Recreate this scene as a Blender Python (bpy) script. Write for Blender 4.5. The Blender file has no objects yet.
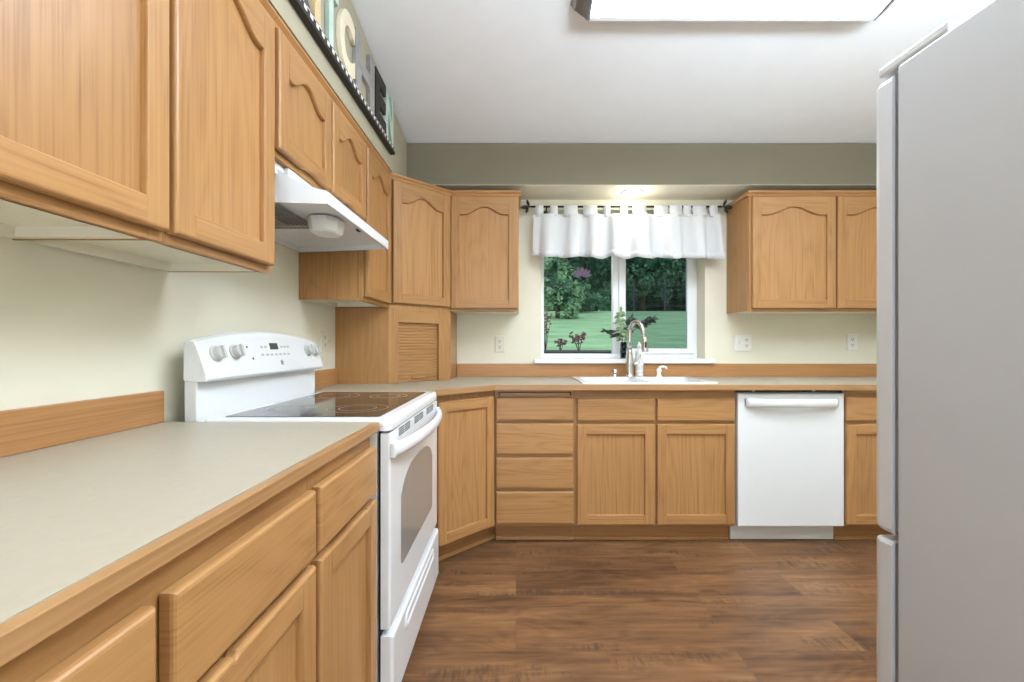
import bpy, bmesh, math, random
from mathutils import Vector, Matrix
random.seed(7)
S = bpy.context.scene
COL = S.collection
R = math.radians
PI = math.pi

# ------------------------------------------------------------------ camera, sky, light, exposure
F, CX, CY, EYE = 442.0, 516.0, 345.0, 1.135
cam_d = bpy.data.cameras.new('camera')
cam = bpy.data.objects.new('camera', cam_d)
COL.objects.link(cam)
cam.location = (0, 0, EYE)
cam.rotation_euler = (PI / 2, 0, 0)
cam_d.sensor_width = 36.0
cam_d.sensor_fit = 'HORIZONTAL'
cam_d.lens = F / 1024 * 36.0
cam_d.shift_x = (512 - CX) / 1024
cam_d.shift_y = (CY - 341) / 1024
cam_d.clip_start = 0.02
cam_d.clip_end = 300
S.camera = cam

W = bpy.data.worlds.new('overcast_sky')
S.world = W
W.use_nodes = True
bg = W.node_tree.nodes['Background']
bg.inputs[0].default_value = (0.86, 0.93, 1.0, 1)
bg.inputs[1].default_value = 1.35

S.view_settings.view_transform = 'Standard'
S.view_settings.look = 'None'
S.view_settings.exposure = 0.22
S.view_settings.gamma = 1.0
S.view_settings.use_curve_mapping = False

FIXTURE_GLOW = 14.0      # diffuser of the kitchen ceiling light
DOWNLIGHT_W = 1.5       # recessed spot over the sink
UPLIGHT_W = 160.0       # added unseen fill aimed up to brighten the ceiling
COOL = (0.82, 0.95, 1.12)
REAR_LIGHT_W = 34.0     # added unseen fill from behind the camera

def lamp(name, kind, loc, energy, color=(1, 1, 1), rot=(0, 0, 0), **kw):
    d = bpy.data.lights.new(name, kind)
    d.energy = energy
    d.color = color
    for k, v in kw.items():
        setattr(d, k, v)
    o = bpy.data.objects.new(name, d)
    COL.objects.link(o)
    o.location = loc
    o.rotation_euler = rot
    return o

lamp('unseen_rear_fill', 'AREA', (-0.2, -3.1, 1.15), REAR_LIGHT_W, COOL, (R(90), 0, 0), shape='RECTANGLE', size=1.4, size_y=2.1)  # added rear fill, no such source in view
lamp('unseen_uplight_fill', 'AREA', (1.25, 0.0, 1.95), UPLIGHT_W, COOL, (PI, 0, 0), shape='RECTANGLE', size=0.9, size_y=0.9)  # added ceiling fill, no floor lamp stands here
lamp('sink_lamp', 'POINT', (0.778, 2.955, 2.085), DOWNLIGHT_W, (1.0, 0.93, 0.80), shadow_soft_size=0.035)

# ------------------------------------------------------------------ materials
def new_mat(name):
    m = bpy.data.materials.new(name)
    m.use_nodes = True
    nt = m.node_tree
    return m, nt, nt.nodes['Principled BSDF']

def lin(r, g, b):
    def f(c):
        c /= 255.0
        return c / 12.92 if c <= 0.04045 else ((c + 0.055) / 1.055) ** 2.4
    return (f(r), f(g), f(b), 1)

def plain(name, rgb, rough=0.5, metal=0.0, spec=0.5, bump=0.0, bscale=200.0, var=0.0, vscale=8.0):
    m, nt, p = new_mat(name)
    c = lin(*rgb)
    p.inputs['Base Color'].default_value = c
    p.inputs['Roughness'].default_value = rough
    p.inputs['Metallic'].default_value = metal
    p.inputs['Specular IOR Level'].default_value = spec
    tc = nt.nodes.new('ShaderNodeTexCoord')
    n = nt.nodes.new('ShaderNodeTexNoise')
    n.inputs['Scale'].default_value = vscale
    n.inputs['Detail'].default_value = 4
    nt.links.new(tc.outputs['Object'], n.inputs['Vector'])
    r = nt.nodes.new('ShaderNodeValToRGB')
    v = max(var, 0.01)
    r.color_ramp.elements[0].color = tuple(x * (1 - v) for x in c[:3]) + (1,)
    r.color_ramp.elements[1].color = tuple(min(1, x * (1 + v)) for x in c[:3]) + (1,)
    r.color_ramp.elements[0].position = 0.3
    r.color_ramp.elements[1].position = 0.7
    nt.links.new(n.outputs['Fac'], r.inputs['Fac'])
    nt.links.new(r.outputs['Color'], p.inputs['Base Color'])
    if bump > 0:
        n2 = nt.nodes.new('ShaderNodeTexNoise')
        n2.inputs['Scale'].default_value = bscale
        nt.links.new(tc.outputs['Object'], n2.inputs['Vector'])
        b = nt.nodes.new('ShaderNodeBump')
        b.inputs['Strength'].default_value = bump
        b.inputs['Distance'].default_value = 0.002
        nt.links.new(n2.outputs['Fac'], b.inputs['Height'])
        nt.links.new(b.outputs['Normal'], p.inputs['Normal'])
    return m

def wood(name, dark, mid, light, vertical=True, rough=0.34, fig=1.0):
    """oak: long pores plus broad cathedral figure, grain along z (vertical) or along the run (horizontal)"""
    m, nt, p = new_mat(name)
    N, L = nt.nodes, nt.links
    tc = N.new('ShaderNodeTexCoord')
    oi = N.new('ShaderNodeObjectInfo')
    mul = N.new('ShaderNodeVectorMath'); mul.operation = 'SCALE'
    comb = N.new('ShaderNodeCombineXYZ')
    L.new(oi.outputs['Random'], comb.inputs[0]); L.new(oi.outputs['Random'], comb.inputs[1]); L.new(oi.outputs['Random'], comb.inputs[2])
    L.new(comb.outputs[0], mul.inputs[0]); mul.inputs['Scale'].default_value = 37.0
    add = N.new('ShaderNodeVectorMath'); add.operation = 'ADD'
    L.new(tc.outputs['Object'], add.inputs[0]); L.new(mul.outputs[0], add.inputs[1])
    mp = N.new('ShaderNodeMapping')
    mp.inputs['Scale'].default_value = (150, 150, 1.6) if vertical else (1.6, 1.6, 150)
    L.new(add.outputs[0], mp.inputs['Vector'])
    fine = N.new('ShaderNodeTexNoise'); fine.inputs['Scale'].default_value = 1.0
    fine.inputs['Detail'].default_value = 5; fine.inputs['Roughness'].default_value = 0.65
    L.new(mp.outputs[0], fine.inputs['Vector'])
    mp2 = N.new('ShaderNodeMapping')
    mp2.inputs['Scale'].default_value = (6, 6, 0.75) if vertical else (0.75, 0.75, 7)
    L.new(add.outputs[0], mp2.inputs['Vector'])
    big = N.new('ShaderNodeTexNoise'); big.inputs['Scale'].default_value = 1.0
    big.inputs['Detail'].default_value = 1.5; big.inputs['Distortion'].default_value = 0.3
    L.new(mp2.outputs[0], big.inputs['Vector'])
    k = N.new('ShaderNodeMath'); k.operation = 'MULTIPLY'; k.inputs[1].default_value = 13.0
    L.new(big.outputs['Fac'], k.inputs[0])
    fr = N.new('ShaderNodeMath'); fr.operation = 'PINGPONG'; fr.inputs[1].default_value = 0.5
    L.new(k.outputs[0], fr.inputs[0])
    a = N.new('ShaderNodeMath'); a.operation = 'MULTIPLY'; a.inputs[1].default_value = 0.18 * fig
    L.new(fr.outputs[0], a.inputs[0])
    b = N.new('ShaderNodeMath'); b.operation = 'MULTIPLY_ADD'; b.inputs[1].default_value = 0.5
    L.new(fine.outputs['Fac'], b.inputs[0]); L.new(a.outputs[0], b.inputs[2])
    ramp = N.new('ShaderNodeValToRGB')
    e = ramp.color_ramp.elements
    e[0].position, e[0].color = 0.10, lin(*dark)
    e[1].position, e[1].color = 0.50, lin(*light)
    e.new(0.28).color = lin(*mid)
    L.new(b.outputs[0], ramp.inputs['Fac'])
    hs = N.new('ShaderNodeHueSaturation')
    vr = N.new('ShaderNodeMapRange'); vr.inputs['To Min'].default_value = 0.93; vr.inputs['To Max'].default_value = 1.06
    L.new(oi.outputs['Random'], vr.inputs['Value']); L.new(vr.outputs[0], hs.inputs['Value'])
    L.new(ramp.outputs['Color'], hs.inputs['Color'])
    L.new(hs.outputs['Color'], p.inputs['Base Color'])
    p.inputs['Roughness'].default_value = rough
    p.inputs['Specular IOR Level'].default_value = 0.4
    bp = N.new('ShaderNodeBump'); bp.inputs['Strength'].default_value = 0.08; bp.inputs['Distance'].default_value = 0.001
    L.new(fine.outputs['Fac'], bp.inputs['Height']); L.new(bp.outputs['Normal'], p.inputs['Normal'])
    return m

OAK = ((138, 93, 52), (173, 127, 78), (187, 142, 91))
oak_v = wood('oak_vertical_grain', *OAK, vertical=True)
oak_h = wood('oak_horizontal_grain', *OAK, vertical=False)
oak_trim = wood('oak_trim', (156, 106, 62), (184, 134, 84), (196, 148, 98), vertical=False, fig=0.6)
oak_splash = wood('oak_backsplash', (150, 102, 60), (178, 128, 80), (190, 144, 96), vertical=False, fig=0.5)
oak_edge = wood('oak_counter_edge', (138, 98, 60), (170, 128, 84), (186, 146, 102), vertical=False, fig=0.5)
oak_dark = wood('oak_toe_kick', (142, 98, 60), (168, 120, 76), (180, 134, 88), vertical=False, fig=0.5)
left_soffit_mat = plain('half_shaded_soffit_paint', (168, 160, 137), 0.85, bump=0.12, bscale=260, var=0.015)  # wall paint part-darkened, shade on the left soffit put into the colour
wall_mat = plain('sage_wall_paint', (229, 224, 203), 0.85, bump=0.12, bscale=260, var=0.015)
soffit_mat = plain('shaded_back_soffit_paint', (122, 115, 95), 0.85, bump=0.12, bscale=260, var=0.015)  # wall paint darkened, the back soffit's shade is in this colour
ceil_mat = plain('white_ceiling_paint', (233, 233, 233), 0.9, bump=0.15, bscale=180, var=0.012)
counter_mat = plain('beige_laminate', (174, 164, 144), 0.38, var=0.03, vscale=60, spec=0.4)
white_enamel = plain('white_enamel', (228, 229, 228), 0.22, var=0.005)
white_plastic = plain('white_plastic', (235, 234, 230), 0.4, var=0.01)
ivory_plastic = plain('ivory_plastic', (226, 220, 202), 0.4, var=0.01)
white_paint = plain('white_trim_paint', (240, 239, 236), 0.45, var=0.01)
melamine = plain('cream_melamine', (234, 228, 208), 0.5, var=0.02)
fridge_side_mat = plain('grey_textured_steel', (184, 185, 186), 0.45, bump=0.1, bscale=500, var=0.02, vscale=3)
fridge_door_mat = plain('pale_grey_door', (200, 201, 202), 0.3, var=0.01)
dark_gap = plain('dark_rubber_and_gap_shade', (40, 38, 36), 0.7, var=0.05)  # rubber parts, and dark strips standing in for shade in gaps
grey_gasket = plain('grey_gasket', (120, 121, 122), 0.6, var=0.03)
black_metal = plain('black_metal', (26, 23, 20), 0.45, var=0.1)
black_paint = plain('black_painted_wood', (34, 29, 24), 0.55, var=0.12)
nickel = plain('brushed_nickel', (200, 198, 192), 0.27, metal=1.0, var=0.03)
grey_metal = plain('grey_steel', (150, 152, 154), 0.35, metal=0.9, var=0.03)
knob_mat = plain('light_grey_knob', (196, 194, 188), 0.35, var=0.01)
vent_dark = plain('vent_shadow', (34, 32, 30), 0.7, var=0.05)
vinyl = plain('white_vinyl', (238, 239, 240), 0.35, var=0.01)
cream_jamb = plain('cream_jamb_paint', (232, 226, 200), 0.7, var=0.01)
leaf_pale = plain('pale_green_leaf', (120, 152, 98), 0.5, var=0.25, vscale=40)
leaf_dark = plain('dark_green_leaf', (38, 52, 40), 0.45, var=0.3, vscale=40)
leaf_red = plain('dark_red_leaf', (128, 84, 96), 0.55, var=0.35, vscale=20)
bark = plain('tree_bark', (84, 72, 60), 0.9, var=0.2, vscale=10)
fence_wood = plain('weathered_fence_wood', (78, 74, 82), 0.9, var=0.2, vscale=6)
soil = plain('dark_garden_soil', (64, 60, 66), 0.95, var=0.3, vscale=12)
mint = plain('mint_paint', (186, 206, 192), 0.6, var=0.08, vscale=20)
cream = plain('cream_paint', (226, 215, 188), 0.6, var=0.06, vscale=20)
tan_paint = plain('tan_paint', (206, 180, 138), 0.6, var=0.08, vscale=20)
grey_wash = plain('grey_washed_wood', (150, 147, 143), 0.7, var=0.16, vscale=30)
slate = plain('slate_paint', (74, 76, 78), 0.6, var=0.1, vscale=20)
ring_mat = plain('burner_ring_print', (176, 168, 158), 0.3, var=0.02)
blank_print = plain('grey_print', (178, 178, 174), 0.5, var=0.01)

def glass_black():
    m, nt, p = new_mat('black_ceramic_glass')
    p.inputs['Base Color'].default_value = (0.022, 0.02, 0.02, 1)
    p.inputs['Roughness'].default_value = 0.06
    p.inputs['Specular IOR Level'].default_value = 0.9
    return m
ceramic = glass_black()

def oven_glass():
    m, nt, p = new_mat('grey_oven_glass')
    p.inputs['Base Color'].default_value = lin(150, 146, 140)
    p.inputs['Roughness'].default_value = 0.12
    p.inputs['Specular IOR Level'].default_value = 0.7
    return m
oven_glass_mat = oven_glass()

def pane_glass(name, tint=(1, 1, 1)):
    m, nt, p = new_mat(name)
    N, L = nt.nodes, nt.links
    out = N['Material Output']
    t = N.new('ShaderNodeBsdfTransparent'); t.inputs[0].default_value = (*tint, 1)
    g = N.new('ShaderNodeBsdfGlossy'); g.inputs['Roughness'].default_value = 0.02
    fr = N.new('ShaderNodeFresnel'); fr.inputs[0].default_value = 1.18
    mx = N.new('ShaderNodeMixShader')
    L.new(fr.outputs[0], mx.inputs[0]); L.new(t.outputs[0], mx.inputs[1]); L.new(g.outputs[0], mx.inputs[2])
    L.new(mx.outputs[0], out.inputs['Surface'])
    return m
pane_mat = pane_glass('window_glass', (0.95, 0.98, 0.97))
pane_dark = pane_glass('screened_window_glass', (0.72, 0.76, 0.78))
vase_glass = pane_glass('grey_vase_glass', (0.55, 0.56, 0.58))

def emissive(name, rgb, strength):
    m, nt, p = new_mat(name)
    p.inputs['Base Color'].default_value = (0.9, 0.9, 0.9, 1)
    p.inputs['Emission Color'].default_value = (*rgb, 1)
    p.inputs['Emission Strength'].default_value = strength
    return m
diffuser_mat = emissive('lit_diffuser', (0.87, 0.97, 1.09), FIXTURE_GLOW)
bulb_mat = emissive('lit_bulb', (1.0, 0.94, 0.84), 8.0)
display_mat = emissive('oven_display', (0.5, 0.8, 0.6), 0.02)
display_mat.node_tree.nodes['Principled BSDF'].inputs['Base Color'].default_value = lin(52, 58, 50)

def cloth():
    m, nt, p = new_mat('white_cotton')
    N, L = nt.nodes, nt.links
    out = N['Material Output']
    d = N.new('ShaderNodeBsdfDiffuse'); d.inputs[0].default_value = (0.87, 0.87, 0.87, 1)
    t = N.new('ShaderNodeBsdfTranslucent'); t.inputs[0].default_value = (0.85, 0.86, 0.88, 1)
    mx = N.new('ShaderNodeMixShader'); mx.inputs[0].default_value = 0.3
    L.new(d.outputs[0], mx.inputs[1]); L.new(t.outputs[0], mx.inputs[2]); L.new(mx.outputs[0], out.inputs['Surface'])
    return m
cotton = cloth()

def floor_material():
    """rustic laminate: long planks along x, golden brown with darker streaks, knots and cross saw marks"""
    m, nt, p = new_mat('rustic_plank_floor')
    N, L = nt.nodes, nt.links
    def math_(op, a=None, b=None, c=None):
        n = N.new('ShaderNodeMath'); n.operation = op
        for i, v in enumerate((a, b, c)):
            if v is None: continue
            if isinstance(v, (int, float)): n.inputs[i].default_value = v
            else: L.new(v, n.inputs[i])
        return n.outputs[0]
    def noise(vec, scale, loc=(0, 0, 0), detail=6, rough=0.6, dist=0.0):
        mp = N.new('ShaderNodeMapping'); mp.inputs['Scale'].default_value = scale; mp.inputs['Location'].default_value = loc
        L.new(vec, mp.inputs['Vector'])
        n = N.new('ShaderNodeTexNoise'); n.inputs['Scale'].default_value = 1.0; n.inputs['Detail'].default_value = detail
        n.inputs['Roughness'].default_value = rough; n.inputs['Distortion'].default_value = dist
        L.new(mp.outputs[0], n.inputs['Vector']); return n.outputs['Fac']
    def ramp(fac, stops):
        r = N.new('ShaderNodeValToRGB'); e = r.color_ramp.elements
        e[0].position, e[0].color = stops[0]; e[1].position, e[1].color = stops[-1]
        for q_, c_ in stops[1:-1]: e.new(q_).color = c_
        L.new(fac, r.inputs['Fac']); return r.outputs['Color']
    def mix(fac, a, b):
        x = N.new('ShaderNodeMix'); x.data_type = 'RGBA'; L.new(fac, x.inputs[0])
        if isinstance(a, tuple): x.inputs[6].default_value = a
        else: L.new(a, x.inputs[6])
        if isinstance(b, tuple): x.inputs[7].default_value = b
        else: L.new(b, x.inputs[7])
        return x.outputs[2]
    tc = N.new('ShaderNodeTexCoord')
    br = N.new('ShaderNodeTexBrick'); br.offset = 0.37
    for k, v in (('Scale', 1.0), ('Brick Width', 1.3), ('Row Height', 0.182), ('Mortar Size', 0.0011), ('Mortar Smooth', 0.3), ('Bias', 0.0)):
        br.inputs[k].default_value = v
    br.inputs['Color1'].default_value = (0, 0, 0, 1); br.inputs['Color2'].default_value = (1, 1, 1, 1); br.inputs['Mortar'].default_value = (0.5, 0.5, 0.5, 1)
    L.new(tc.outputs['Object'], br.inputs['Vector'])
    sc = N.new('ShaderNodeVectorMath'); sc.operation = 'SCALE'; sc.inputs['Scale'].default_value = 13.0
    L.new(br.outputs['Color'], sc.inputs[0])
    ad = N.new('ShaderNodeVectorMath'); ad.operation = 'ADD'
    L.new(tc.outputs['Object'], ad.inputs[0]); L.new(sc.outputs[0], ad.inputs[1])
    V = ad.outputs[0]
    sep = N.new('ShaderNodeSeparateColor'); L.new(br.outputs['Color'], sep.inputs[0])
    broad = noise(V, (1.1, 5.0, 1), detail=4, rough=0.55, dist=0.6)
    streak = noise(V, (2.2, 46, 1), detail=7, rough=0.7, dist=0.3)
    ring = math_('PINGPONG', math_('MULTIPLY', noise(V, (1.3, 6.0, 1), (3, 1, 0), 2, 0.5, 0.5), 11.0), 0.5)
    t = math_('MULTIPLY', broad, 0.5)
    t = math_('MULTIPLY_ADD', streak, 0.38, t)
    t = math_('MULTIPLY_ADD', ring, 0.10, t)
    t = math_('MULTIPLY_ADD', sep.outputs[0], 0.13, t)
    base = ramp(t, [(0.36, lin(68, 46, 32)), (0.46, lin(104, 72, 47)), (0.56, lin(130, 92, 60)), (0.70, lin(162, 120, 82))])
    # grey-black weathered patches broken by fine cross-cut saw marks
    patch = ramp(noise(V, (1.5, 7.5, 1), (7, 3, 0), 5, 0.65, 0.4), [(0.52, (0, 0, 0, 1)), (0.62, (1, 1, 1, 1))])
    saw = ramp(noise(V, (60, 14, 1), (1, 5, 0), 3, 0.6), [(0.42, (0, 0, 0, 1)), (0.62, (1, 1, 1, 1))])
    k = math_('MULTIPLY', math_('MULTIPLY', patch, saw), 0.8)
    c = mix(k, base, lin(72, 58, 48))
    # small dark knots
    vor = N.new('ShaderNodeTexVoronoi'); vor.inputs['Scale'].default_value = 1.0
    mp = N.new('ShaderNodeMapping'); mp.inputs['Scale'].default_value = (1.9, 5.2, 1); L.new(V, mp.inputs['Vector'])
    L.new(mp.outputs[0], vor.inputs['Vector'])
    kn = ramp(vor.outputs['Distance'], [(0.0, (0.7, 0.7, 0.7, 1)), (0.12, (0, 0, 0, 1))])
    c = mix(kn, c, lin(66, 48, 38))
    jf = math_('MULTIPLY', br.outputs['Fac'], 0.55)
    c = mix(jf, c, lin(84, 64, 50))
    L.new(c, p.inputs['Base Color'])
    p.inputs['Roughness'].default_value = 0.38
    p.inputs['Specular IOR Level'].default_value = 0.4
    bp = N.new('ShaderNodeBump'); bp.inputs['Strength'].default_value = 0.2; bp.inputs['Distance'].default_value = 0.002
    L.new(streak, bp.inputs['Height']); L.new(bp.outputs['Normal'], p.inputs['Normal'])
    return m
floor_mat = floor_material()

def checker_material():
    m, nt, p = new_mat('black_white_check')
    N, L = nt.nodes, nt.links
    tc = N.new('ShaderNodeTexCoord')
    mp = N.new('ShaderNodeMapping'); mp.inputs['Location'].default_value = (0.003, 0.003, 0.001)
    L.new(tc.outputs['Object'], mp.inputs['Vector'])
    ck = N.new('ShaderNodeTexChecker'); ck.inputs['Scale'].default_value = 46
    ck.inputs[1].default_value = lin(226, 222, 214); ck.inputs[2].default_value = lin(36, 32, 30)
    L.new(mp.outputs[0], ck.inputs['Vector'])
    L.new(ck.outputs['Color'], p.inputs['Base Color'])
    p.inputs['Roughness'].default_value = 0.6
    return m
check_mat = checker_material()

def grass_material():
    m, nt, p = new_mat('lawn_grass')
    N, L = nt.nodes, nt.links
    tc = N.new('ShaderNodeTexCoord')
    mp = N.new('ShaderNodeMapping'); mp.inputs['Scale'].default_value = (0.4, 1.2, 1)
    L.new(tc.outputs['Object'], mp.inputs['Vector'])
    n = N.new('ShaderNodeTexNoise'); n.inputs['Scale'].default_value = 1.6; n.inputs['Detail'].default_value = 9; n.inputs['Roughness'].default_value = 0.7
    L.new(mp.outputs[0], n.inputs['Vector'])
    rp = N.new('ShaderNodeValToRGB')
    e = rp.color_ramp.elements
    e[0].position, e[0].color = 0.3, lin(104, 148, 104)
    e[1].position, e[1].color = 0.72, lin(160, 198, 152)
    L.new(n.outputs['Fac'], rp.inputs['Fac']); L.new(rp.outputs['Color'], p.inputs['Base Color'])
    p.inputs['Roughness'].default_value = 0.9
    return m
grass = grass_material()

def foliage_material(name, c0, c1):
    m, nt, p = new_mat(name)
    N, L = nt.nodes, nt.links
    tc = N.new('ShaderNodeTexCoord')
    n = N.new('ShaderNodeTexNoise'); n.inputs['Scale'].default_value = 1.3; n.inputs['Detail'].default_value = 8
    L.new(tc.outputs['Object'], n.inputs['Vector'])
    rp = N.new('ShaderNodeValToRGB')
    rp.color_ramp.elements[0].position, rp.color_ramp.elements[0].color = 0.35, lin(*c0)
    rp.color_ramp.elements[1].position, rp.color_ramp.elements[1].color = 0.68, lin(*c1)
    L.new(n.outputs['Fac'], rp.inputs['Fac']); L.new(rp.outputs['Color'], p.inputs['Base Color'])
    p.inputs['Roughness'].default_value = 0.75
    p.inputs['Specular IOR Level'].default_value = 0.2
    return m
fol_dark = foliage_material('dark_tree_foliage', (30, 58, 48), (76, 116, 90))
fol_mid = foliage_material('green_tree_foliage', (42, 80, 60), (108, 152, 114))
fol_light = foliage_material('pale_bush_foliage', (58, 100, 70), (150, 186, 146))

# ------------------------------------------------------------------ mesh helpers
class MB:
    def __init__(self):
        self.v, self.f, self.m, self.s, self.mats = [], [], [], [], []
    def mi(self, mat):
        if mat not in self.mats:
            self.mats.append(mat)
        return self.mats.index(mat)
    def add(self, verts, faces, mat, smooth=False):
        o = len(self.v); k = self.mi(mat)
        self.v += [tuple(p) for p in verts]
        for f in faces:
            self.f.append([i + o for i in f]); self.m.append(k); self.s.append(smooth)
    def box(self, x0, x1, y0, y1, z0, z1, mat):
        v = [(x0, y0, z0), (x1, y0, z0), (x1, y1, z0), (x0, y1, z0), (x0, y0, z1), (x1, y0, z1), (x1, y1, z1), (x0, y1, z1)]
        self.add(v, [(0, 3, 2, 1), (4, 5, 6, 7), (0, 1, 5, 4), (1, 2, 6, 5), (2, 3, 7, 6), (3, 0, 4, 7)], mat)
        return self
    def loops(self, rings, mat, smooth=False, cap0=True, cap1=True, closed=True):
        n = len(rings[0]); v = [p for r in rings for p in r]; f = []
        for i in range(len(rings) - 1):
            for j in range(n if closed else n - 1):
                k = (j + 1) % n
                f.append((i * n + j, i * n + k, (i + 1) * n + k, (i + 1) * n + j))
        self.add(v, f, mat, smooth)
        if cap0: self.add(rings[0], [tuple(range(n))[::-1]], mat)
        if cap1: self.add(rings[-1], [tuple(range(n))], mat)
        return self
    def prism(self, poly, prof, mat, w=None, place=None):
        """poly: ccw (x,z) seen from the front; prof: list of (inset, y) from back to front"""
        place = place or (lambda a, b, y: (a, y, b))
        rings = []
        for ins, y in prof:
            q = inset(poly, ins, w)
            rings.append([place(a, b, y) for a, b in q])
        self.loops(rings, mat)
        return self
    def zprism(self, poly, z0, z1, mat):
        self.loops([[(a, b, z0) for a, b in poly], [(a, b, z1) for a, b in poly]], mat)
        return self
    def tube(self, pts, rad, mat, n=12, cap=True):
        pts = [Vector(p) for p in pts]
        if not hasattr(rad, '__len__'): rad = [rad] * len(pts)
        rings = []; up = None
        for i, p in enumerate(pts):
            d = (pts[min(i + 1, len(pts) - 1)] - pts[max(i - 1, 0)]).normalized()
            if up is None:
                up = Vector((0, 0, 1)) if abs(d.z) < 0.9 else Vector((1, 0, 0))
            a = (up - d * up.dot(d)).normalized(); b = d.cross(a); up = a
            rings.append([tuple(p + (a * math.cos(2 * PI * k / n) + b * math.sin(2 * PI * k / n)) * rad[i]) for k in range(n)])
        self.loops(rings, mat, True, cap, cap)
        return self
    def lathe(self, prof, mat, c=(0, 0, 0), n=24, axis='z', smooth=True):
        rings = []
        for r, h in prof:
            ring = []
            for k in range(n):
                a = 2 * PI * k / n; x, y = r * math.cos(a), r * math.sin(a)
                if axis == 'z': p = (c[0] + x, c[1] + y, c[2] + h)
                elif axis == '-y': p = (c[0] + x, c[1] - h, c[2] + y)
                else: p = (c[0] + h, c[1] + x, c[2] + y)
                ring.append(p)
            rings.append(ring)
        self.loops(rings, mat, smooth)
        return self
    def build(self, name, parent=None, bevel=0.0, loc=None, rz=0.0, seg=2):
        me = bpy.data.meshes.new(name)
        me.from_pydata(self.v, [], self.f)
        for m in self.mats: me.materials.append(m)
        me.polygons.foreach_set('material_index', self.m)
        me.polygons.foreach_set('use_smooth', self.s)
        bm = bmesh.new(); bm.from_mesh(me)
        bmesh.ops.remove_doubles(bm, verts=bm.verts, dist=1e-6)
        bmesh.ops.recalc_face_normals(bm, faces=bm.faces)
        bm.to_mesh(me); bm.free()
        o = bpy.data.objects.new(name, me)
        COL.objects.link(o)
        if parent: o.parent = parent
        if loc: o.location = loc
        if rz: o.rotation_euler.z = rz
        if bevel > 0:
            b = o.modifiers.new('bevel', 'BEVEL'); b.width = bevel; b.segments = seg
            b.limit_method = 'ANGLE'; b.angle_limit = R(40)
        return o

def inset(poly, d, w=None):
    n = len(poly); out = []
    if d == 0: return list(poly)
    for i in range(n):
        p0, p1, p2 = poly[i - 1], poly[i], poly[(i + 1) % n]
        e1 = (p1[0] - p0[0], p1[1] - p0[1]); e2 = (p2[0] - p1[0], p2[1] - p1[1])
        l1 = math.hypot(*e1); l2 = math.hypot(*e2)
        n1 = (-e1[1] / l1, e1[0] / l1); n2 = (-e2[1] / l2, e2[0] / l2)
        d1 = d * (w[i - 1] if w else 1); d2 = d * (w[i] if w else 1)
        det = n1[0] * n2[1] - n1[1] * n2[0]
        if abs(det) < 0.15:
            k = (d1 + d2) / 2; mx, mz = n1[0] + n2[0], n1[1] + n2[1]; l = math.hypot(mx, mz)
            out.append((p1[0] + mx / l * k, p1[1] + mz / l * k))
        else:
            out.append((p1[0] + (d1 * n2[1] - d2 * n1[1]) / det, p1[1] + (n1[0] * d2 - n2[0] * d1) / det))
    return out

def thing(name, label, cat, loc=(0, 0, 0), rz=0.0, group=None):
    o = bpy.data.objects.new(name, None)
    COL.objects.link(o)
    o.empty_display_size = 0.1
    o.location = loc; o.rotation_euler.z = rz
    return tag(o, label, cat, group)

def tag(o, label, cat, group=None):
    o['label'] = label; o['category'] = cat
    if group: o['group'] = group
    return o

def struct(o, label=None):
    o['kind'] = 'structure'
    if label: o['label'] = label
    return o

def rect(x0, x1, z0, z1):
    return [(x0, z0), (x1, z0), (x1, z1), (x0, z1)]

def rrect(x0, x1, z0, z1, r, n=4):
    out = []
    for cx, cz, a0 in ((x1 - r, z0 + r, -90), (x1 - r, z1 - r, 0), (x0 + r, z1 - r, 90), (x0 + r, z0 + r, 180)):
        for k in range(n + 1):
            a = R(a0 + 90 * k / n)
            out.append((cx + r * math.cos(a), cz + r * math.sin(a)))
    return out

# ------------------------------------------------------------------ the room
XL, YB, XR, YR = -1.028, 3.12, 2.62, -3.2
SX, SY, SZ = -0.700, 2.83, 2.159           # soffit faces and underside
def ceil_z(y): return 2.428 + 0.186 * (SY - y)
WX0, WX1, WZ0, WZ1 = 0.1715, 1.3377, 1.037, 2.092   # window opening

fl = MB(); fl.box(XL - 0.15, XR + 0.15, YR - 0.15, YB + 0.29, -0.05, 0.0, floor_mat)
struct(fl.build('floor'))
w = MB(); w.box(XL - 0.12, XL, YR, YB + 0.14, 0, 3.6, wall_mat); struct(w.build('wall_left'))
w = MB()
w.box(XL, WX0, YB, YB + 0.2, 0, 2.6, wall_mat); w.box(WX1, XR, YB, YB + 0.2, 0, 2.6, wall_mat)
w.box(WX0, WX1, YB, YB + 0.2, 0, WZ0 - 0.032, wall_mat); w.box(WX0, WX1, YB, YB + 0.2, WZ1, 2.6, wall_mat)
struct(w.build('wall_back'))
w = MB(); w.box(XR, XR + 0.12, YR, YB + 0.2, 0, 3.6, wall_mat); struct(w.build('wall_right'))
w = MB()      # rear wall with an opening invented to let in sky light
w.box(XL, -0.93, YR - 0.12, YR, 0, 3.6, wall_mat); w.box(0.53, XR, YR - 0.12, YR, 0, 3.6, wall_mat)
w.box(-0.93, 0.53, YR - 0.12, YR, 2.3, 3.6, wall_mat)
struct(w.build('wall_rear'))
c = MB()
y0, y1 = YR - 0.12, SY
za, zb = ceil_z(y0), ceil_z(y1)
c.loops([[(XL - 0.12, y0, za), (XR + 0.12, y0, za), (XR + 0.12, y0, za + 0.1), (XL - 0.12, y0, za + 0.1)],
         [(XL - 0.12, y1, zb), (XR + 0.12, y1, zb), (XR + 0.12, y1, zb + 0.1), (XL - 0.12, y1, zb + 0.1)]], ceil_mat)
c.box(XL - 0.12, XR + 0.12, SY, YB + 0.2, zb, zb + 0.1, ceil_mat)
struct(c.build('ceiling'))
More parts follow.
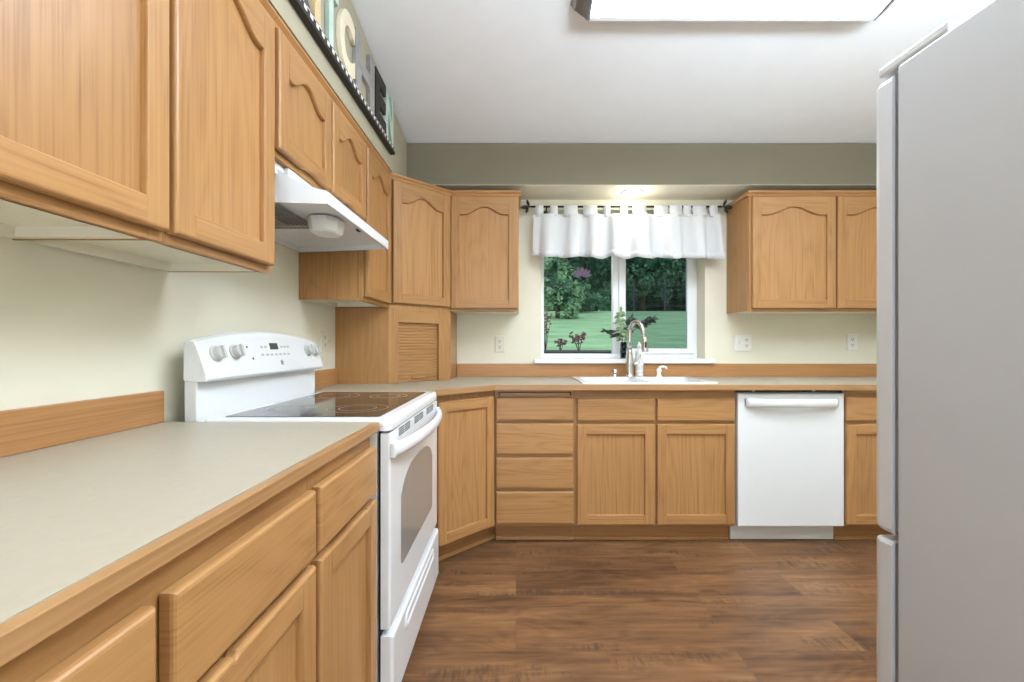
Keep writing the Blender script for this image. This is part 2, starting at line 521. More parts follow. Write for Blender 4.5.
# soffit boxed in above the wall cabinets, along the left wall and the back wall
s = MB()
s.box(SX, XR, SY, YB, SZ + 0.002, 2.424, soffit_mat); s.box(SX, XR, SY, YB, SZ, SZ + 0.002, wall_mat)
LZ = 2.114
struct(s.build('trim_1'), 'soffit painted darker for shade, boxed in above the back wall cabinets')
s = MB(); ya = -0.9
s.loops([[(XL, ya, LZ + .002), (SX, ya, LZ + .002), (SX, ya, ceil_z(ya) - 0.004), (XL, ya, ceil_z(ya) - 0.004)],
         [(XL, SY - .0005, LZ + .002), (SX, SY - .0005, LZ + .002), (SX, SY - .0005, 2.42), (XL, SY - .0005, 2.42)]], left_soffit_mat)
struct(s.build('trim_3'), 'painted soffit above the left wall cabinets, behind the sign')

# window: vinyl slider with a fixed left pane and a sliding right sash, deep painted jambs, wooden stool
FY = YB + 0.14
wn = MB()
fw = 0.034
wn.box(WX0, WX0 + fw, FY, FY + 0.06, WZ0 + 0.001, WZ1, vinyl); wn.box(WX1 - 0.028, WX1, FY, FY + 0.06, WZ0 + 0.001, WZ1, vinyl)
wn.box(WX0 + fw, WX1 - 0.028, FY, FY + 0.06, WZ0 + 0.001, WZ0 + 0.034, vinyl); wn.box(WX0 + fw, WX1 - 0.028, FY, FY + 0.06, WZ1 - 0.03, WZ1, vinyl)
wn.box(0.715, 0.76, FY + 0.005, FY + 0.055, WZ0 + 0.034, WZ1 - 0.03, vinyl)
win = struct(wn.build('window_1', bevel=0.003), 'white vinyl sliding window above the sink')
def part(mb, name, parent, bevel=0.0, label=None):
    o = mb.build(name, parent, bevel)
    if label: o['label'] = label
    return o
p = MB(); p.box(WX0 + fw, 0.715, FY + 0.028, FY + 0.034, WZ0 + 0.034, WZ1 - 0.03, pane_mat); part(p, 'glass_pane', win)
sx0, sx1, sz0, sz1 = 0.757, WX1 - 0.027, WZ0 + 0.036, WZ1 - 0.032
p = MB()
p.box(sx0, sx0 + 0.05, FY - 0.012, FY + 0.02, sz0, sz1, vinyl); p.box(sx1 - 0.05, sx1, FY - 0.012, FY + 0.02, sz0, sz1, vinyl)
p.box(sx0 + 0.05, sx1 - 0.05, FY - 0.012, FY + 0.02, sz0, sz0 + 0.036, vinyl); p.box(sx0 + 0.05, sx1 - 0.05, FY - 0.012, FY + 0.02, sz1 - 0.04, sz1, vinyl)
sash = part(p, 'sash', win, 0.003)
p = MB(); p.box(sx0 + 0.05, sx1 - 0.05, FY + 0.001, FY + 0.007, sz0 + 0.036, sz1 - 0.04, pane_dark); part(p, 'glass_pane', sash)
p = MB(); p.box(sx0 + 0.012, sx0 + 0.03, FY - 0.026, FY - 0.012, 1.27, 1.33, vinyl); part(p, 'latch', sash, 0.003)
j = MB()
j.box(WX1 - 0.004, WX1 - 0.0005, YB - 0.0005, FY, WZ0, WZ1, cream_jamb); j.box(WX0 + 0.0005, WX0 + 0.004, YB - 0.0005, FY, WZ0, WZ1, cream_jamb)
j.box(WX0, WX1, YB - 0.0005, FY, WZ1 - 0.004, WZ1 - 0.0005, cream_jamb)
part(j, 'jamb', win)
st = MB()
st.box(WX0 + 0.0005, WX1 - 0.0005, YB, FY, WZ0 - 0.031, WZ0, white_paint); st.box(0.128, 1.39, YB - 0.045, YB, WZ0 - 0.031, WZ0, white_paint)
struct(st.build('trim_2', bevel=0.005), 'white painted window stool projecting above the wooden backsplash')

# ------------------------------------------------------------------ cabinets
ROUND = [(0, 0), (0, -0.012), (0.0012, -0.0155), (0.0035, -0.018), (0.007, -0.019)]
STICK = [(0, 0), (0, -0.010), (0.002, -0.012), (0.0065, -0.019)]

def with_notch(x0, x1, z, a, b, d, top):
    """edge points with a shallow scalloped finger notch between a and b"""
    pts = []
    for k in range(9):
        t = k / 8
        pts.append((a + (b - a) * t, z + (-1 if top else 1) * d * math.sin(PI * t)))
    return pts if not top else pts[::-1]

def make_door(parent, x0, x1, z0, z1, arch=False, notch=None, st=0.057, rail=0.057, rise=0.05, y=-0.004):
    mb = MB()
    prof = lambda P: [(i, y + d) for i, d in P]
    tz = z1 - (rail + rise + 0.012 if arch else rail); bz = z0 + rail
    i_, o_ = x0 + st, x1 - st
    mb.prism([(x0, z0), (i_, z0), (i_, bz), (i_, tz), (i_, z1), (x0, z1)], prof(ROUND), oak_v, (1, 0, .7, 0, 1, 1))
    mb.prism([(o_, z0), (x1, z0), (x1, z1), (o_, z1), (o_, tz), (o_, bz)], prof(ROUND), oak_v, (1, 1, 1, 0, .7, 0))
    a, b = x0 + st, x1 - st
    bot = [(a, z0)]
    wb = [1]
    if notch and notch[0] == 'bottom':
        n = with_notch(a, b, z0, x0 + (x1 - x0) * notch[1], x0 + (x1 - x0) * notch[2], 0.009, False)
        bot += n; wb += [1] * len(n)
    bot += [(b, z0), (b, z0 + rail), (a, z0 + rail)]
    wb += [0, 0.7, 0]
    mb.prism(bot, prof(ROUND), oak_h, wb)
    topr = rail
    if arch:
        N = 28; zs = z1 - rail - rise - 0.012
        low = []
        for k in range(N + 1):
            t = k / N; v = abs(2 * t - 1)
            low.append((a + (b - a) * t, zs + rise * (0.5 + 0.5 * math.cos(PI * min(1, v / 0.82)))))
        poly = low + [(b, z1), (a, z1)]
        wt = [0.7] * N + [0, 1, 0]
    else:
        low = [(a, z1 - topr), (b, z1 - topr)]
        poly = low + [(b, z1)]
        wt = [0.7, 0]
        if notch and notch[0] == 'top':
            n = with_notch(a, b, z1, x0 + (x1 - x0) * notch[1], x0 + (x1 - x0) * notch[2], 0.006, True)
            poly += n; wt += [1] * len(n)
        poly += [(a, z1)]; wt += [1, 0]
    mb.prism(poly, prof(ROUND), oak_h, wt)
    d = mb.build('door', parent)
    e = 0.003
    pl = [(a - e, z0 + rail - e), (b + e, z0 + rail - e)] + [(px + (e if px > (a + b) / 2 else -e) * (1 if abs(px - (a + b) / 2) > (b - a) / 2 - 1e-4 else 0), pz + e) for px, pz in low[::-1]]
    pm = MB(); pm.prism(pl, [(0, y - 0.001), (0, y - 0.005)], oak_v)
    pm.build('panel', d)
    return d

def make_drawer(parent, x0, x1, z0, z1, name='drawer', y=-0.004):
    mb = MB()
    mb.prism(rect(x0, x1, z0, z1), [(i, y + d) for i, d in ROUND], oak_h)
    return mb.build(name, parent)

BZ0, BZ1, BD = 0.107, 0.888, 0.605     # base carcass heights and depth
DZ0, DZ1 = 0.121, 0.695                # lower doors
RZ0, RZ1 = 0.712, 0.845                # top drawers

def base_carcass(parent, x0, x1, opens, depth=BD, toe=True):
    """box of sides, floor and back behind a face frame whose openings are listed as (x0,x1,z0,z1)"""
    mb = MB()
    t = 0.018
    mb.box(x0, x0 + t, 0.02, depth, BZ0, BZ1, oak_v); mb.box(x1 - t, x1, 0.02, depth, BZ0, BZ1, oak_v)
    mb.box(x0 + t, x1 - t, 0.02, depth, BZ0, BZ0 + t, oak_v); mb.box(x0 + t, x1 - t, depth - 0.006, depth, BZ0 + t, BZ1, oak_v)
    mb.build('carcass', parent)
    ff = MB()
    xs = sorted(set([x0, x1] + [v for o in opens for v in o[:2]])); zs = sorted(set([BZ0, BZ1] + [v for o in opens for v in o[2:]]))
    for i in range(len(xs) - 1):
        for k in range(len(zs) - 1):
            mx, mz = (xs[i] + xs[i + 1]) / 2, (zs[k] + zs[k + 1]) / 2
            if any(o[0] < mx < o[1] and o[2] < mz < o[3] for o in opens): continue
            ff.box(xs[i], xs[i + 1], 0, 0.0195, zs[k], zs[k + 1], oak_v if xs[i + 1] - xs[i] < 0.05 else oak_h)
    ff.build('face_frame', parent)
    if toe:
        tk = MB(); tk.box(x0, x1, 0.075, 0.09, 0.0, BZ0, oak_dark); tk.build('toe_kick', parent)
        sh = MB(); sh.box(x0, x1, 0.063, 0.0745, 0.0, 0.02, oak_h); sh.build('shoe_moulding', parent, 0.004)

def upper_carcass(parent, x0, x1, z0, z1, depth=0.303, lip=0.028, side_l=True):
    mb = MB(); t = 0.016
    mb.box(x0, x0 + 0.003, 0.0195, depth, z0 + 0.004, z1, oak_v); mb.box(x1 - 0.003, x1, 0.0195, depth, z0 + 0.004, z1, oak_v)
    zz_ = z0 + min(0.006, lip)
    mb.box(x0 + 0.003, x0 + t, 0.0195, depth, zz_, z1, melamine); mb.box(x1 - t, x1 - 0.003, 0.0195, depth, zz_, z1, melamine)
    mb.box(x0 + t, x1 - t, depth - 0.008, depth, z0 + lip, z1, melamine); mb.box(x0 + t, x1 - t, 0.0195, depth - 0.008, z1 - t, z1, oak_v)
    mb.build('carcass', parent)
    bp = MB(); bp.box(x0 + t, x1 - t, 0.0195, depth - 0.008, z0 + lip, z0 + lip + t, melamine)
    if lip > 0.01: bp.box(x0 + t, x1 - t, depth - 0.02, depth - 0.0085, z0 + 0.004, z0 + lip, melamine)
    bp.build('bottom_panel', parent)['label'] = 'cream melamine underside'
    ff = MB()
    ff.box(x0, x0 + 0.035, 0, 0.019, z0, z1, oak_v); ff.box(x1 - 0.035, x1, 0, 0.019, z0, z1, oak_v)
    ff.box(x0 + 0.035, x1 - 0.035, 0, 0.019, z0, z0 + 0.04, oak_h); ff.box(x0 + 0.035, x1 - 0.035, 0, 0.019, z1 - 0.04, z1, oak_h)
    ff.build('face_frame', parent, 0.0015)

def crown(parent, x0, x1, z0, z1, left=0.0, right=0.0, depth=0.3):
    mb = MB()
    sec = [(0.012, z0), (-0.004, z0), (-0.008, z0 + 0.010), (-0.016, z0 + 0.018), (-0.020, z0 + 0.022), (-0.020, z1), (0.012, z1)]
    a, b = x0 - left, x1 + right
    mb.loops([[(a, y, z) for y, z in sec], [(b, y, z) for y, z in sec]], oak_trim)
    if left: mb.box(a, x0 - 0.0003, 0.0125, depth, z0 + 0.004, z1, oak_trim)
    if right: mb.box(x1 + 0.0003, b, 0.0125, depth, z0 + 0.004, z1, oak_trim)
    mb.build('crown_moulding', parent)

UZ0, UZ1, UD0, UD1 = 1.3456, 2.083, 1.365, 2.077
CZ0, CZ1 = 2.0835, 2.112

# --- left run, base. local x is distance from the camera along the left wall, front faces +X
LX = -0.42
LB = (LX, 0, 0); RZ = PI / 2
def left_base(label, x0, x1, cols):
    t = thing('base_cabinet', label, 'cabinet', (LX, x0, 0), RZ)
    opens = [(a - x0 + 0.03, b - x0 - 0.03, RZ0 + 0.02, RZ1 - 0.02) for a, b, n in cols] + [(a - x0 + 0.03, b - x0 - 0.03, DZ0 + 0.03, DZ1 - 0.02) for a, b, n in cols]
    base_carcass(t, 0, x1 - x0, opens)
    for a, b, n in cols:
        make_drawer(t, a - x0, b - x0, RZ0, RZ1)
        make_door(t, a - x0, b - x0, DZ0, DZ1, notch=n)
    return t
left_base('two-door oak base cabinet nearest the camera under the left countertop', 0.10, 0.891,
          [(0.118, 0.4915, None), (0.5155, 0.883, ('top', 0.29, 0.33))])
left_base('narrow oak base cabinet with one drawer and door beside the range', 0.8925, 1.272,
          [(0.901, 1.266, ('top', 0.765, 0.805))])

# --- diagonal corner base cabinet
def local45(P, ox, oy):
    c, s_ = math.cos(PI / 4), math.sin(PI / 4)
    return [((x - ox) * c + (y - oy) * s_, -(x - ox) * s_ + (y - oy) * c) for x, y in P]
ox, oy = LX, 2.21
flen = math.hypot(0.30, 0.30)
t = thing('corner_base_cabinet', 'oak corner base cabinet with one angled door between range and drawers', 'cabinet', (ox, oy, 0), PI / 4)
pent = local45([(LX, 2.21), (LX + 0.30, 2.51), (LX + 0.30, YB - 0.003), (XL + 0.003, YB - 0.003), (XL + 0.003, 2.21)], ox, oy)
mb = MB(); mb.zprism(inset(pent, 0.02, (1, 0, 0, 0, 0)), BZ0, BZ1, oak_v); mb.build('carcass', t)
ff = MB(); ff.box(0.001, flen - 0.001, 0, 0.0195, BZ0, BZ1, oak_v); ff.build('face_frame', t)
make_door(t, 0.022, flen - 0.022, DZ0, 0.848, st=0.055)
tk = MB(); tk.box(-0.07, flen + 0.076, 0.075, 0.09, 0, BZ0 - 0.0005, oak_dark); tk.build('toe_kick', t)
sh = MB(); sh.box(-0.06, flen + 0.06, 0.063, 0.0745, 0, 0.02, oak_h); sh.build('shoe_moulding', t, 0.004)
# hidden filler between range and corner unit belongs to the corner unit
fb = MB(); 
fp = local45([(LX, 2.066), (LX, 2.2095), (XL + 0.003, 2.2095), (XL + 0.003, 2.066)], ox, oy)
fb.zprism(fp, BZ0, BZ1, oak_v); fb.build('filler_panel', t)

# --- back run, base: local x is world x, front faces the camera
BY = 2.51
def back_base(name, label, x0, x1):
    return thing(name, label, 'cabinet', (x0, BY, 0))
x0, x1 = -0.119, 0.3325
t = back_base('drawer_cabinet', 'oak drawer cabinet with four stacked drawers left of the sink cabinet', x0, x1)
zs = [(RZ0 - 0.003, 0.8385), (0.519, 0.692), (0.3265, 0.499), (0.1275, 0.308)]
X = lambda v: v - x0
base_carcass(t, 0, x1 - x0, [(0.03, x1 - x0 - 0.03, a + 0.02, b - 0.02) for a, b in zs] + [(0.02, x1 - x0 - 0.02, 0.846, 0.868)])
for a, b in zs:
    make_drawer(t, X(-0.113), X(0.323), a, b)
cb = MB(); cb.box(X(-0.092), X(0.305), -0.012, 0.3, 0.846, 0.866, oak_h); cb.build('cutting_board', t, 0.002)

x0, x1 = 0.3335, 1.243
t = back_base('sink_cabinet', 'wide oak sink base cabinet with two doors below the window', x0, x1)
base_carcass(t, 0, x1 - x0, [(X(.36), X(.76), DZ0 + .03, DZ1 - .03), (X(.82), X(1.21), DZ0 + .03, DZ1 - .03)])
for a, b in ((0.344, 0.782), (0.7955, 1.236)):
    make_drawer(t, X(a), X(b), RZ0 - 0.005, 0.832, 'false_drawer_front')
    make_door(t, X(a), X(b), DZ0, 0.6875, st=0.056)

x0, x1 = 1.851, 2.615
t = back_base('base_cabinet', 'oak base cabinet right of the white dishwasher, partly behind the refrigerator', x0, x1)
cols = ((1.86, 2.225), (2.24, 2.605))
base_carcass(t, 0, x1 - x0, [(X(a) + .03, X(b) - .03, DZ0 + .03, DZ1 - .03) for a, b in cols] + [(X(a) + .03, X(b) - .03, RZ0 + .02, RZ1 - .02) for a, b in cols])
for a, b in cols:
    make_drawer(t, X(a), X(b), RZ0 - 0.005, 0.842)
    make_door(t, X(a), X(b), DZ0, 0.6875)

# --- worktops
CT0, CT1 = 0.8885, 0.914
t = thing('countertop', 'pale beige laminate countertop with oak edge left of the range', 'countertop', (XL, 0.08, CT0))
mb = MB(); mb.box(0.001, 0.617, 0, 1.19, 0, CT1 - CT0, counter_mat); mb.build('worktop', t)
mb = MB(); mb.box(0.6172, 0.635, 0, 1.19, 0.0, CT1 - CT0 - 0.0008, oak_edge); mb.build('edge_strip', t, 0.0015)
mb = MB(); mb.box(0.0005, 0.019, 0, 1.189, CT1 - CT0 + 0.0003, CT1 - CT0 + 0.09, oak_splash); mb.build('backsplash', t, 0.002)

SKX0, SKX1, SKY0, SKY1 = 0.378, 1.152, 2.525, 3.0
t = thing('countertop', 'long beige laminate countertop along the window wall, holding the sink', 'countertop', (0, YB, CT0))
mb = MB()
L2 = lambda P: [(a, b - YB) for a, b in P]
YFr, XFl = 2.468, -0.411
hx0, hx1, hy0, hy1 = SKX0 + 0.02, SKX1 - 0.02, SKY0 + 0.02, SKY1 - 0.02
th = CT1 - CT0
mb.zprism(L2([(XL + .001, 2.064), (XFl, 2.064), (XFl, 2.178), (-0.121, YFr), (-0.121, YB - .001), (XL + .001, YB - .001)]), 0, th, counter_mat)
mb.zprism(L2([(-0.121, YFr), (hx0, YFr), (hx0, YB - .001), (-0.121, YB - .001)]), 0, th, counter_mat)
mb.zprism(L2([(hx0, YFr), (hx1, YFr), (hx1, hy0), (hx0, hy0)]), 0, th, counter_mat)
mb.zprism(L2([(hx0, hy1), (hx1, hy1), (hx1, YB - .001), (hx0, YB - .001)]), 0, th, counter_mat)
mb.zprism(L2([(hx1, YFr), (XR - .002, YFr), (XR - .002, YB - .001), (hx1, YB - .001)]), 0, th, counter_mat)
mb.build('worktop', t)
mb = MB()
e = 0.018; k = e * math.tan(R(22.5))
mb.zprism(L2([(XFl + .0002, 2.064), (XFl + e, 2.064), (XFl + e, 2.178 - k), (XFl + .0002, 2.178)]), -0.004, th - .0008, oak_edge)
mb.zprism(L2([(XFl + .0002, 2.178), (XFl + e, 2.178 - k), (-0.121 + k, YFr - e), (-0.121, YFr - .0002)]), -0.004, th - .0008, oak_edge)
mb.zprism(L2([(-0.121, YFr - .0002), (-0.121 + k, YFr - e), (XR - .002, YFr - e), (XR - .002, YFr - .0002)]), -0.004, th - .0008, oak_edge)
mb.build('edge_strip', t)
mb = MB(); mb.box(-0.415, XR - .002, -0.019, -0.001, th + .0003, th + 0.0895, oak_splash); mb.build('backsplash', t, 0.002)
mb = MB(); mb.box(XL + .001, XL + 0.019, 2.064 - YB, 2.50 - YB, th + .0003, th + 0.0895, oak_splash); mb.build('backsplash', t, 0.002)

# --- upper cabinets, left wall
UX = -0.7235
def left_upper(name, label, x0, x1, doors, z0=UZ0, d0=UD0, notch=None, rise=0.05):
    t = thing(name, label, 'cabinet', (UX, x0, z0), RZ)
    upper_carcass(t, 0, x1 - x0, 0, UZ1 - z0)
    for i, (a, b) in enumerate(doors):
        make_door(t, a - x0, b - x0, d0 - z0, UD1 - z0, arch=True, notch=notch[i] if notch else None, rise=rise)
    crown(t, 0, x1 - x0, CZ0 - z0, CZ1 - z0)
    return t
left_upper('wall_cabinet', 'arched-door oak wall cabinet nearest the camera, at the left edge', 0.13, 0.9035, [(0.145, 0.512), (0.522, 0.898)])
left_upper('wall_cabinet', 'tall single-door oak wall cabinet just left of the range hood', 0.9045, 1.3045, [(0.911, 1.289)])
left_upper('hood_cabinet', 'short two-door oak cabinet directly above the range hood', 1.3055, 2.0885, [(1.312, 1.684), (1.699, 2.071)], z0=1.703, d0=1.722,
           notch=[('bottom', 0.42, 0.78), ('bottom', 0.3, 0.68)], rise=0.05)
left_upper('wall_cabinet', 'narrow oak wall cabinet between range hood and corner cabinet', 2.0895, 2.508, [(2.10, 2.492)])

# --- diagonal corner wall cabinet and the appliance garage under it
CA, CB = (UX, 2.51), (-0.418, 2.815)
ox, oy = CA
fl45 = math.hypot(CB[0] - CA[0], CB[1] - CA[1])
pent = local45([CA, CB, (CB[0], YB - .002), (XL + .002, YB - .002), (XL + .002, CA[1])], ox, oy)
t = thing('corner_wall_cabinet', 'angled oak corner wall cabinet with arched door above the roll-up garage', 'cabinet', (ox, oy, UZ0), PI / 4)
mb = MB(); mb.zprism(inset(pent, 0.02, (1, 0, 0, 0, 0)), 0.002, UZ1 - UZ0, oak_v); mb.build('carcass', t)
ff = MB(); ff.box(0.001, fl45 - 0.001, 0, 0.0195, 0.001, UZ1 - UZ0, oak_v); ff.build('face_frame', t)
make_door(t, 0.018, fl45 - 0.012, 1.374 - UZ0, UD1 - UZ0, arch=True)
crown(t, 0.005, fl45 - 0.005, CZ0 - UZ0, CZ1 - UZ0)
t = thing('appliance_garage', 'oak appliance garage with slatted roll-up door on the corner countertop', 'cabinet', (ox, oy, CT1 + .0005), PI / 4)
gz = UZ0 - CT1 - 0.0005
mb = MB()
ip = inset(pent, 0.02, (1, 0, 0, 0, 0))
q = pent
tk_ = 0.016
mb.zprism([q[0], q[4], (q[4][0] + tk_ * .7, q[4][1] + tk_ * .7), (q[0][0] + tk_ * .7, q[0][1] + tk_ * .7)][::-1], 0, gz, oak_v)
mb.zprism([q[1], q[2], (q[2][0] - tk_ * .7, q[2][1] + tk_ * .7), (q[1][0] - tk_ * .7, q[1][1] + tk_ * .7)], 0, gz, oak_v)
mb.zprism(inset(ip, 0.014), gz - 0.016, gz, oak_v)
mb.build('carcass', t)
ff = MB()
ga, gb, gt = 0.062, fl45 - 0.088, 0.352
ff.box(0.001, ga, 0, 0.0195, 0, gz, oak_v); ff.box(gb, fl45 - 0.001, 0, 0.0195, 0, gz, oak_v); ff.box(ga, gb, 0, 0.0195, gt, gz, oak_h)
ff.build('face_frame', t, 0.0012)
tb = MB()
n = 20; hh = (gt - 0.002) / n
for i in range(n):
    z = 0.001 + i * hh
    tb.loops([[(ga - .004, 0.030, z), (ga - .004, 0.022, z + .001), (ga - .004, 0.0205, z + .004), (ga - .004, 0.0205, z + hh - .004), (ga - .004, 0.022, z + hh - .001), (ga - .004, 0.030, z + hh)],
              [(gb + .004, 0.030, z), (gb + .004, 0.022, z + .001), (gb + .004, 0.0205, z + .004), (gb + .004, 0.0205, z + hh - .004), (gb + .004, 0.022, z + hh - .001), (gb + .004, 0.030, z + hh)]], oak_h)
td = tb.build('tambour_door', t)
hb = MB(); m_ = (ga + gb) / 2
hb.box(m_ - .045, m_ + .045, 0.004, 0.012, 0.022, 0.036, oak_trim); hb.box(m_ - .045, m_ - .033, 0.012, 0.0205, 0.022, 0.036, oak_trim); hb.box(m_ + .033, m_ + .045, 0.012, 0.0205, 0.022, 0.036, oak_trim)
hb.build('handle', td, 0.003)

# --- upper cabinets, back wall
UY = 2.815
def back_upper(label, x0, x1, doors, l, r):
    t = thing('wall_cabinet', label, 'cabinet', (x0, UY, UZ0 + .004))
    z = UZ0 + .004
    upper_carcass(t, 0, x1 - x0, 0, UZ1 - z, lip=0.002)
    for a, b in doors:
        make_door(t, a - x0, b - x0, UD0 - z, UD1 - z, arch=True)
    crown(t, 0, x1 - x0, CZ0 - z, CZ1 - z, l, r)
back_upper('single-door oak wall cabinet left of the window', -0.417, 0.017, [(-0.413, 0.010)], 0.0, 0.014)
back_upper('two-door oak wall cabinet right of the window', 1.485, 2.612, [(1.497, 2.024), (2.034, 2.56)], 0.014, 0.0)

# ------------------------------------------------------------------ range
RY0, RY1, RXB, RXF = 1.287, 2.060, -0.97, -0.367
RW, RD = RY1 - RY0, RXF - RXB
t = thing('range', 'white electric range with black glass cooktop and curved backguard', 'stove', (RXF, RY0, 0), RZ)
# local: x along the front, y into the wall (0 is the front face), z up
mb = MB()
mb.box(0.006, RW - 0.006, 0.04, RD, 0.05, 0.882, white_enamel); mb.box(0.02, RW - 0.02, 0.029, 0.04, 0.06, 0.88, dark_gap); mb.build('body', t, 0.003)  # dark sheet stands in for the shaded gap behind the oven door
for px in (0.06, RW - 0.06):
    for py in (0.1, RD - 0.08):
        mb = MB(); mb.lathe([(0.018, 0.0), (0.018, 0.012), (0.01, 0.014), (0.01, 0.05)], dark_gap, (px, py, 0), 12); mb.build('levelling_foot', t)
# cooktop frame with the glass
mb = MB()
g0, g1, gy0, gy1 = 0.04, RW - 0.04, 0.043, RD - 0.092
mb.prism(rrect(0, RW, -0.0, RD - 0.05, 0.02), [(0, 0.884), (0, 0.9), (0.002, 0.909), (0.006, 0.916), (0.014, 0.919)], white_enamel, place=lambda a, b, y: (a, b, y))
mb.build('cooktop_frame', t)
mb = MB(); mb.prism(rrect(g0, g1, gy0, gy1, 0.012), [(0, 0.9193), (0.001, 0.9206)], ceramic, place=lambda a, b, y: (a, b, y))
gl = mb.build('cooktop_glass', t); gl['label'] = 'black ceramic glass'
for bx, by, br in ((0.215, 0.17, 0.098), (0.575, 0.17, 0.075), (0.215, 0.395, 0.075), (0.575, 0.395, 0.098)):
    rb = MB()
    for rr in (br, br * 0.62):
        n = 48; ri, ro = rr - 0.0016, rr + 0.0016
        vv = []; ff_ = []
        for k in range(n):
            a = 2 * PI * k / n
            vv += [(bx + ri * math.cos(a), by + ri * math.sin(a), 0.92085), (bx + ro * math.cos(a), by + ro * math.sin(a), 0.92085)]
        for k in range(n):
            j = (k + 1) % n
            ff_.append((2 * k, 2 * k + 1, 2 * j + 1, 2 * j))
        rb.add(vv, ff_, ring_mat)
    rb.build('burner_ring', gl)
# oven door
mb = MB()
mb.prism(rect(0.003, RW - 0.003, 0.305, 0.876), [(0, 0.028), (0, 0.006), (0.002, 0.002), (0.006, 0.0)], white_enamel)
door = mb.build('oven_door', t)
wp = []
wx0, wx1, wz0, wz1 = 0.123, 0.644, 0.43, 0.655
N = 24
wp += [(wx0 + .02, wz0), (wx1 - .02, wz0), (wx1 - .006, wz0 + .006), (wx1, wz0 + .02)]
for k in range(N + 1):
    t_ = k / N; xx = wx1 + (wx0 - wx1) * t_; v = abs(2 * t_ - 1)
    wp.append((xx, wz1 + 0.075 * (1 - v ** 3.2) ** 0.8))
wp += [(wx0, wz0 + .02), (wx0 + .006, wz0 + .006)]
mb = MB(); mb.prism(wp, [(0, 0.001), (0, -0.0012), (0.002, -0.0016)], oven_glass_mat)
mb.build('oven_window', door)['label'] = 'grey tinted oven window with arched top'
for cx_ in (0.17, 0.385, 0.60):
    vt = MB()
    for r_ in range(2):
        for s_ in range(4):
            a = cx_ - 0.075 + r_ * 0.078; z = 0.850 + s_ * 0.0068
            vt.box(a + 0.002, a + 0.068, -0.0012, 0.001, z, z + 0.003, vent_dark)
    vt.build('vent_slots', door)
hp = []
hn = 20
for k in range(hn + 1):
    u = k / hn
    hp.append((0.012 + (RW - 0.024) * u, -0.002 - 0.046 * (math.sin(PI * u) ** 0.6), 0.826))
hd = MB()
rings = []
for (a, b, z) in hp:
    ring = []
    for k in range(14):
        an = 2 * PI * k / 14
        ring.append((a, b + 0.013 * math.cos(an), z + 0.022 * math.sin(an)))
    rings.append(ring)
hd.loops(rings, white_enamel, True)
hd.box(0.004, 0.05, -0.014, -0.0002, 0.804, 0.848, white_enamel); hd.box(RW - 0.05, RW - 0.004, -0.014, -0.0002, 0.804, 0.848, white_enamel)
hd.build('handle', door, 0.003)
# storage drawer
mb = MB()
mb.prism(rect(0.003, RW - 0.003, 0.07, 0.283), [(0, 0.028), (0, 0.0), (0.004, -0.006), (0.01, -0.008)], white_enamel)
dr = mb.build('storage_drawer', t)
mb = MB()
mb.prism(rrect(0.14, RW - 0.14, 0.205, 0.262, 0.024, 6), [(0, -0.0082), (0.004, -0.012), (0.010, -0.0135), (0.016, -0.012), (0.02, -0.009)], white_enamel)
mb.build('drawer_grip', dr)
# backguard: lower riser and slanted control panel with an arched top
mb = MB()
mb.prism(rrect(0.006, RW - 0.006, 0.884, 1.06, 0.02), [(0, RD - 0.001), (0, RD - 0.033), (0.004, RD - 0.037)], white_enamel)
bgd = mb.build('backguard', t)
def topz(u): return 1.150 + 0.034 * (1 - abs(2 * u - 1) ** 2.2)
NN = 24
sec = []
rings = []
for k in range(NN + 1):
    u = k / NN; x = RW * u
    zt = topz(u)
    endr = 0.012 * (1 if 0 < k < NN else 0)
    ring = [(x, RD, 1.03), (x, RD, zt - 0.008), (x, RD - 0.008, zt - 0.001), (x, RD - 0.022, zt), (x, RD - 0.034, zt - 0.006), (x, RD - 0.040, zt - 0.018),
            (x, RD - 0.070, 1.048), (x, RD - 0.072, 1.036), (x, RD - 0.067, 1.026), (x, RD - 0.045, 1.026)]
    rings.append(ring)
mb = MB(); mb.loops(rings, white_enamel, False)
cp = mb.build('control_panel', t, 0.004)
tilt = math.atan2(0.030, 0.105)
def on_panel(x, z, off=0.0):
    f = (z - 1.048) / (topz(x / RW) - 0.018 - 1.048)
    return (x, RD - 0.070 + 0.030 * f - off * math.cos(tilt), z + off * math.sin(tilt))
nrm = Vector((0, -math.cos(tilt), math.sin(tilt)))
def disc_on_panel(mb, x, z, prof, mat, n=24):
    c = Vector(on_panel(x, z)); ax = Vector((1, 0, 0)); bx = nrm.cross(ax)
    rings = [[tuple(c + nrm * h + (ax * math.cos(2 * PI * k / n) + bx * math.sin(2 * PI * k / n)) * r) for k in range(n)] for r, h in prof]
    mb.loops(rings, mat, False)
def plate_on_panel(mb, x0, x1, z0, z1, h, mat):
    rings = [[tuple(Vector(on_panel(x, z)) + nrm * hh) for x, z in ((x0, z0), (x1, z0), (x1, z1), (x0, z1))] for hh in (-0.001, h)]
    mb.loops(rings, mat)
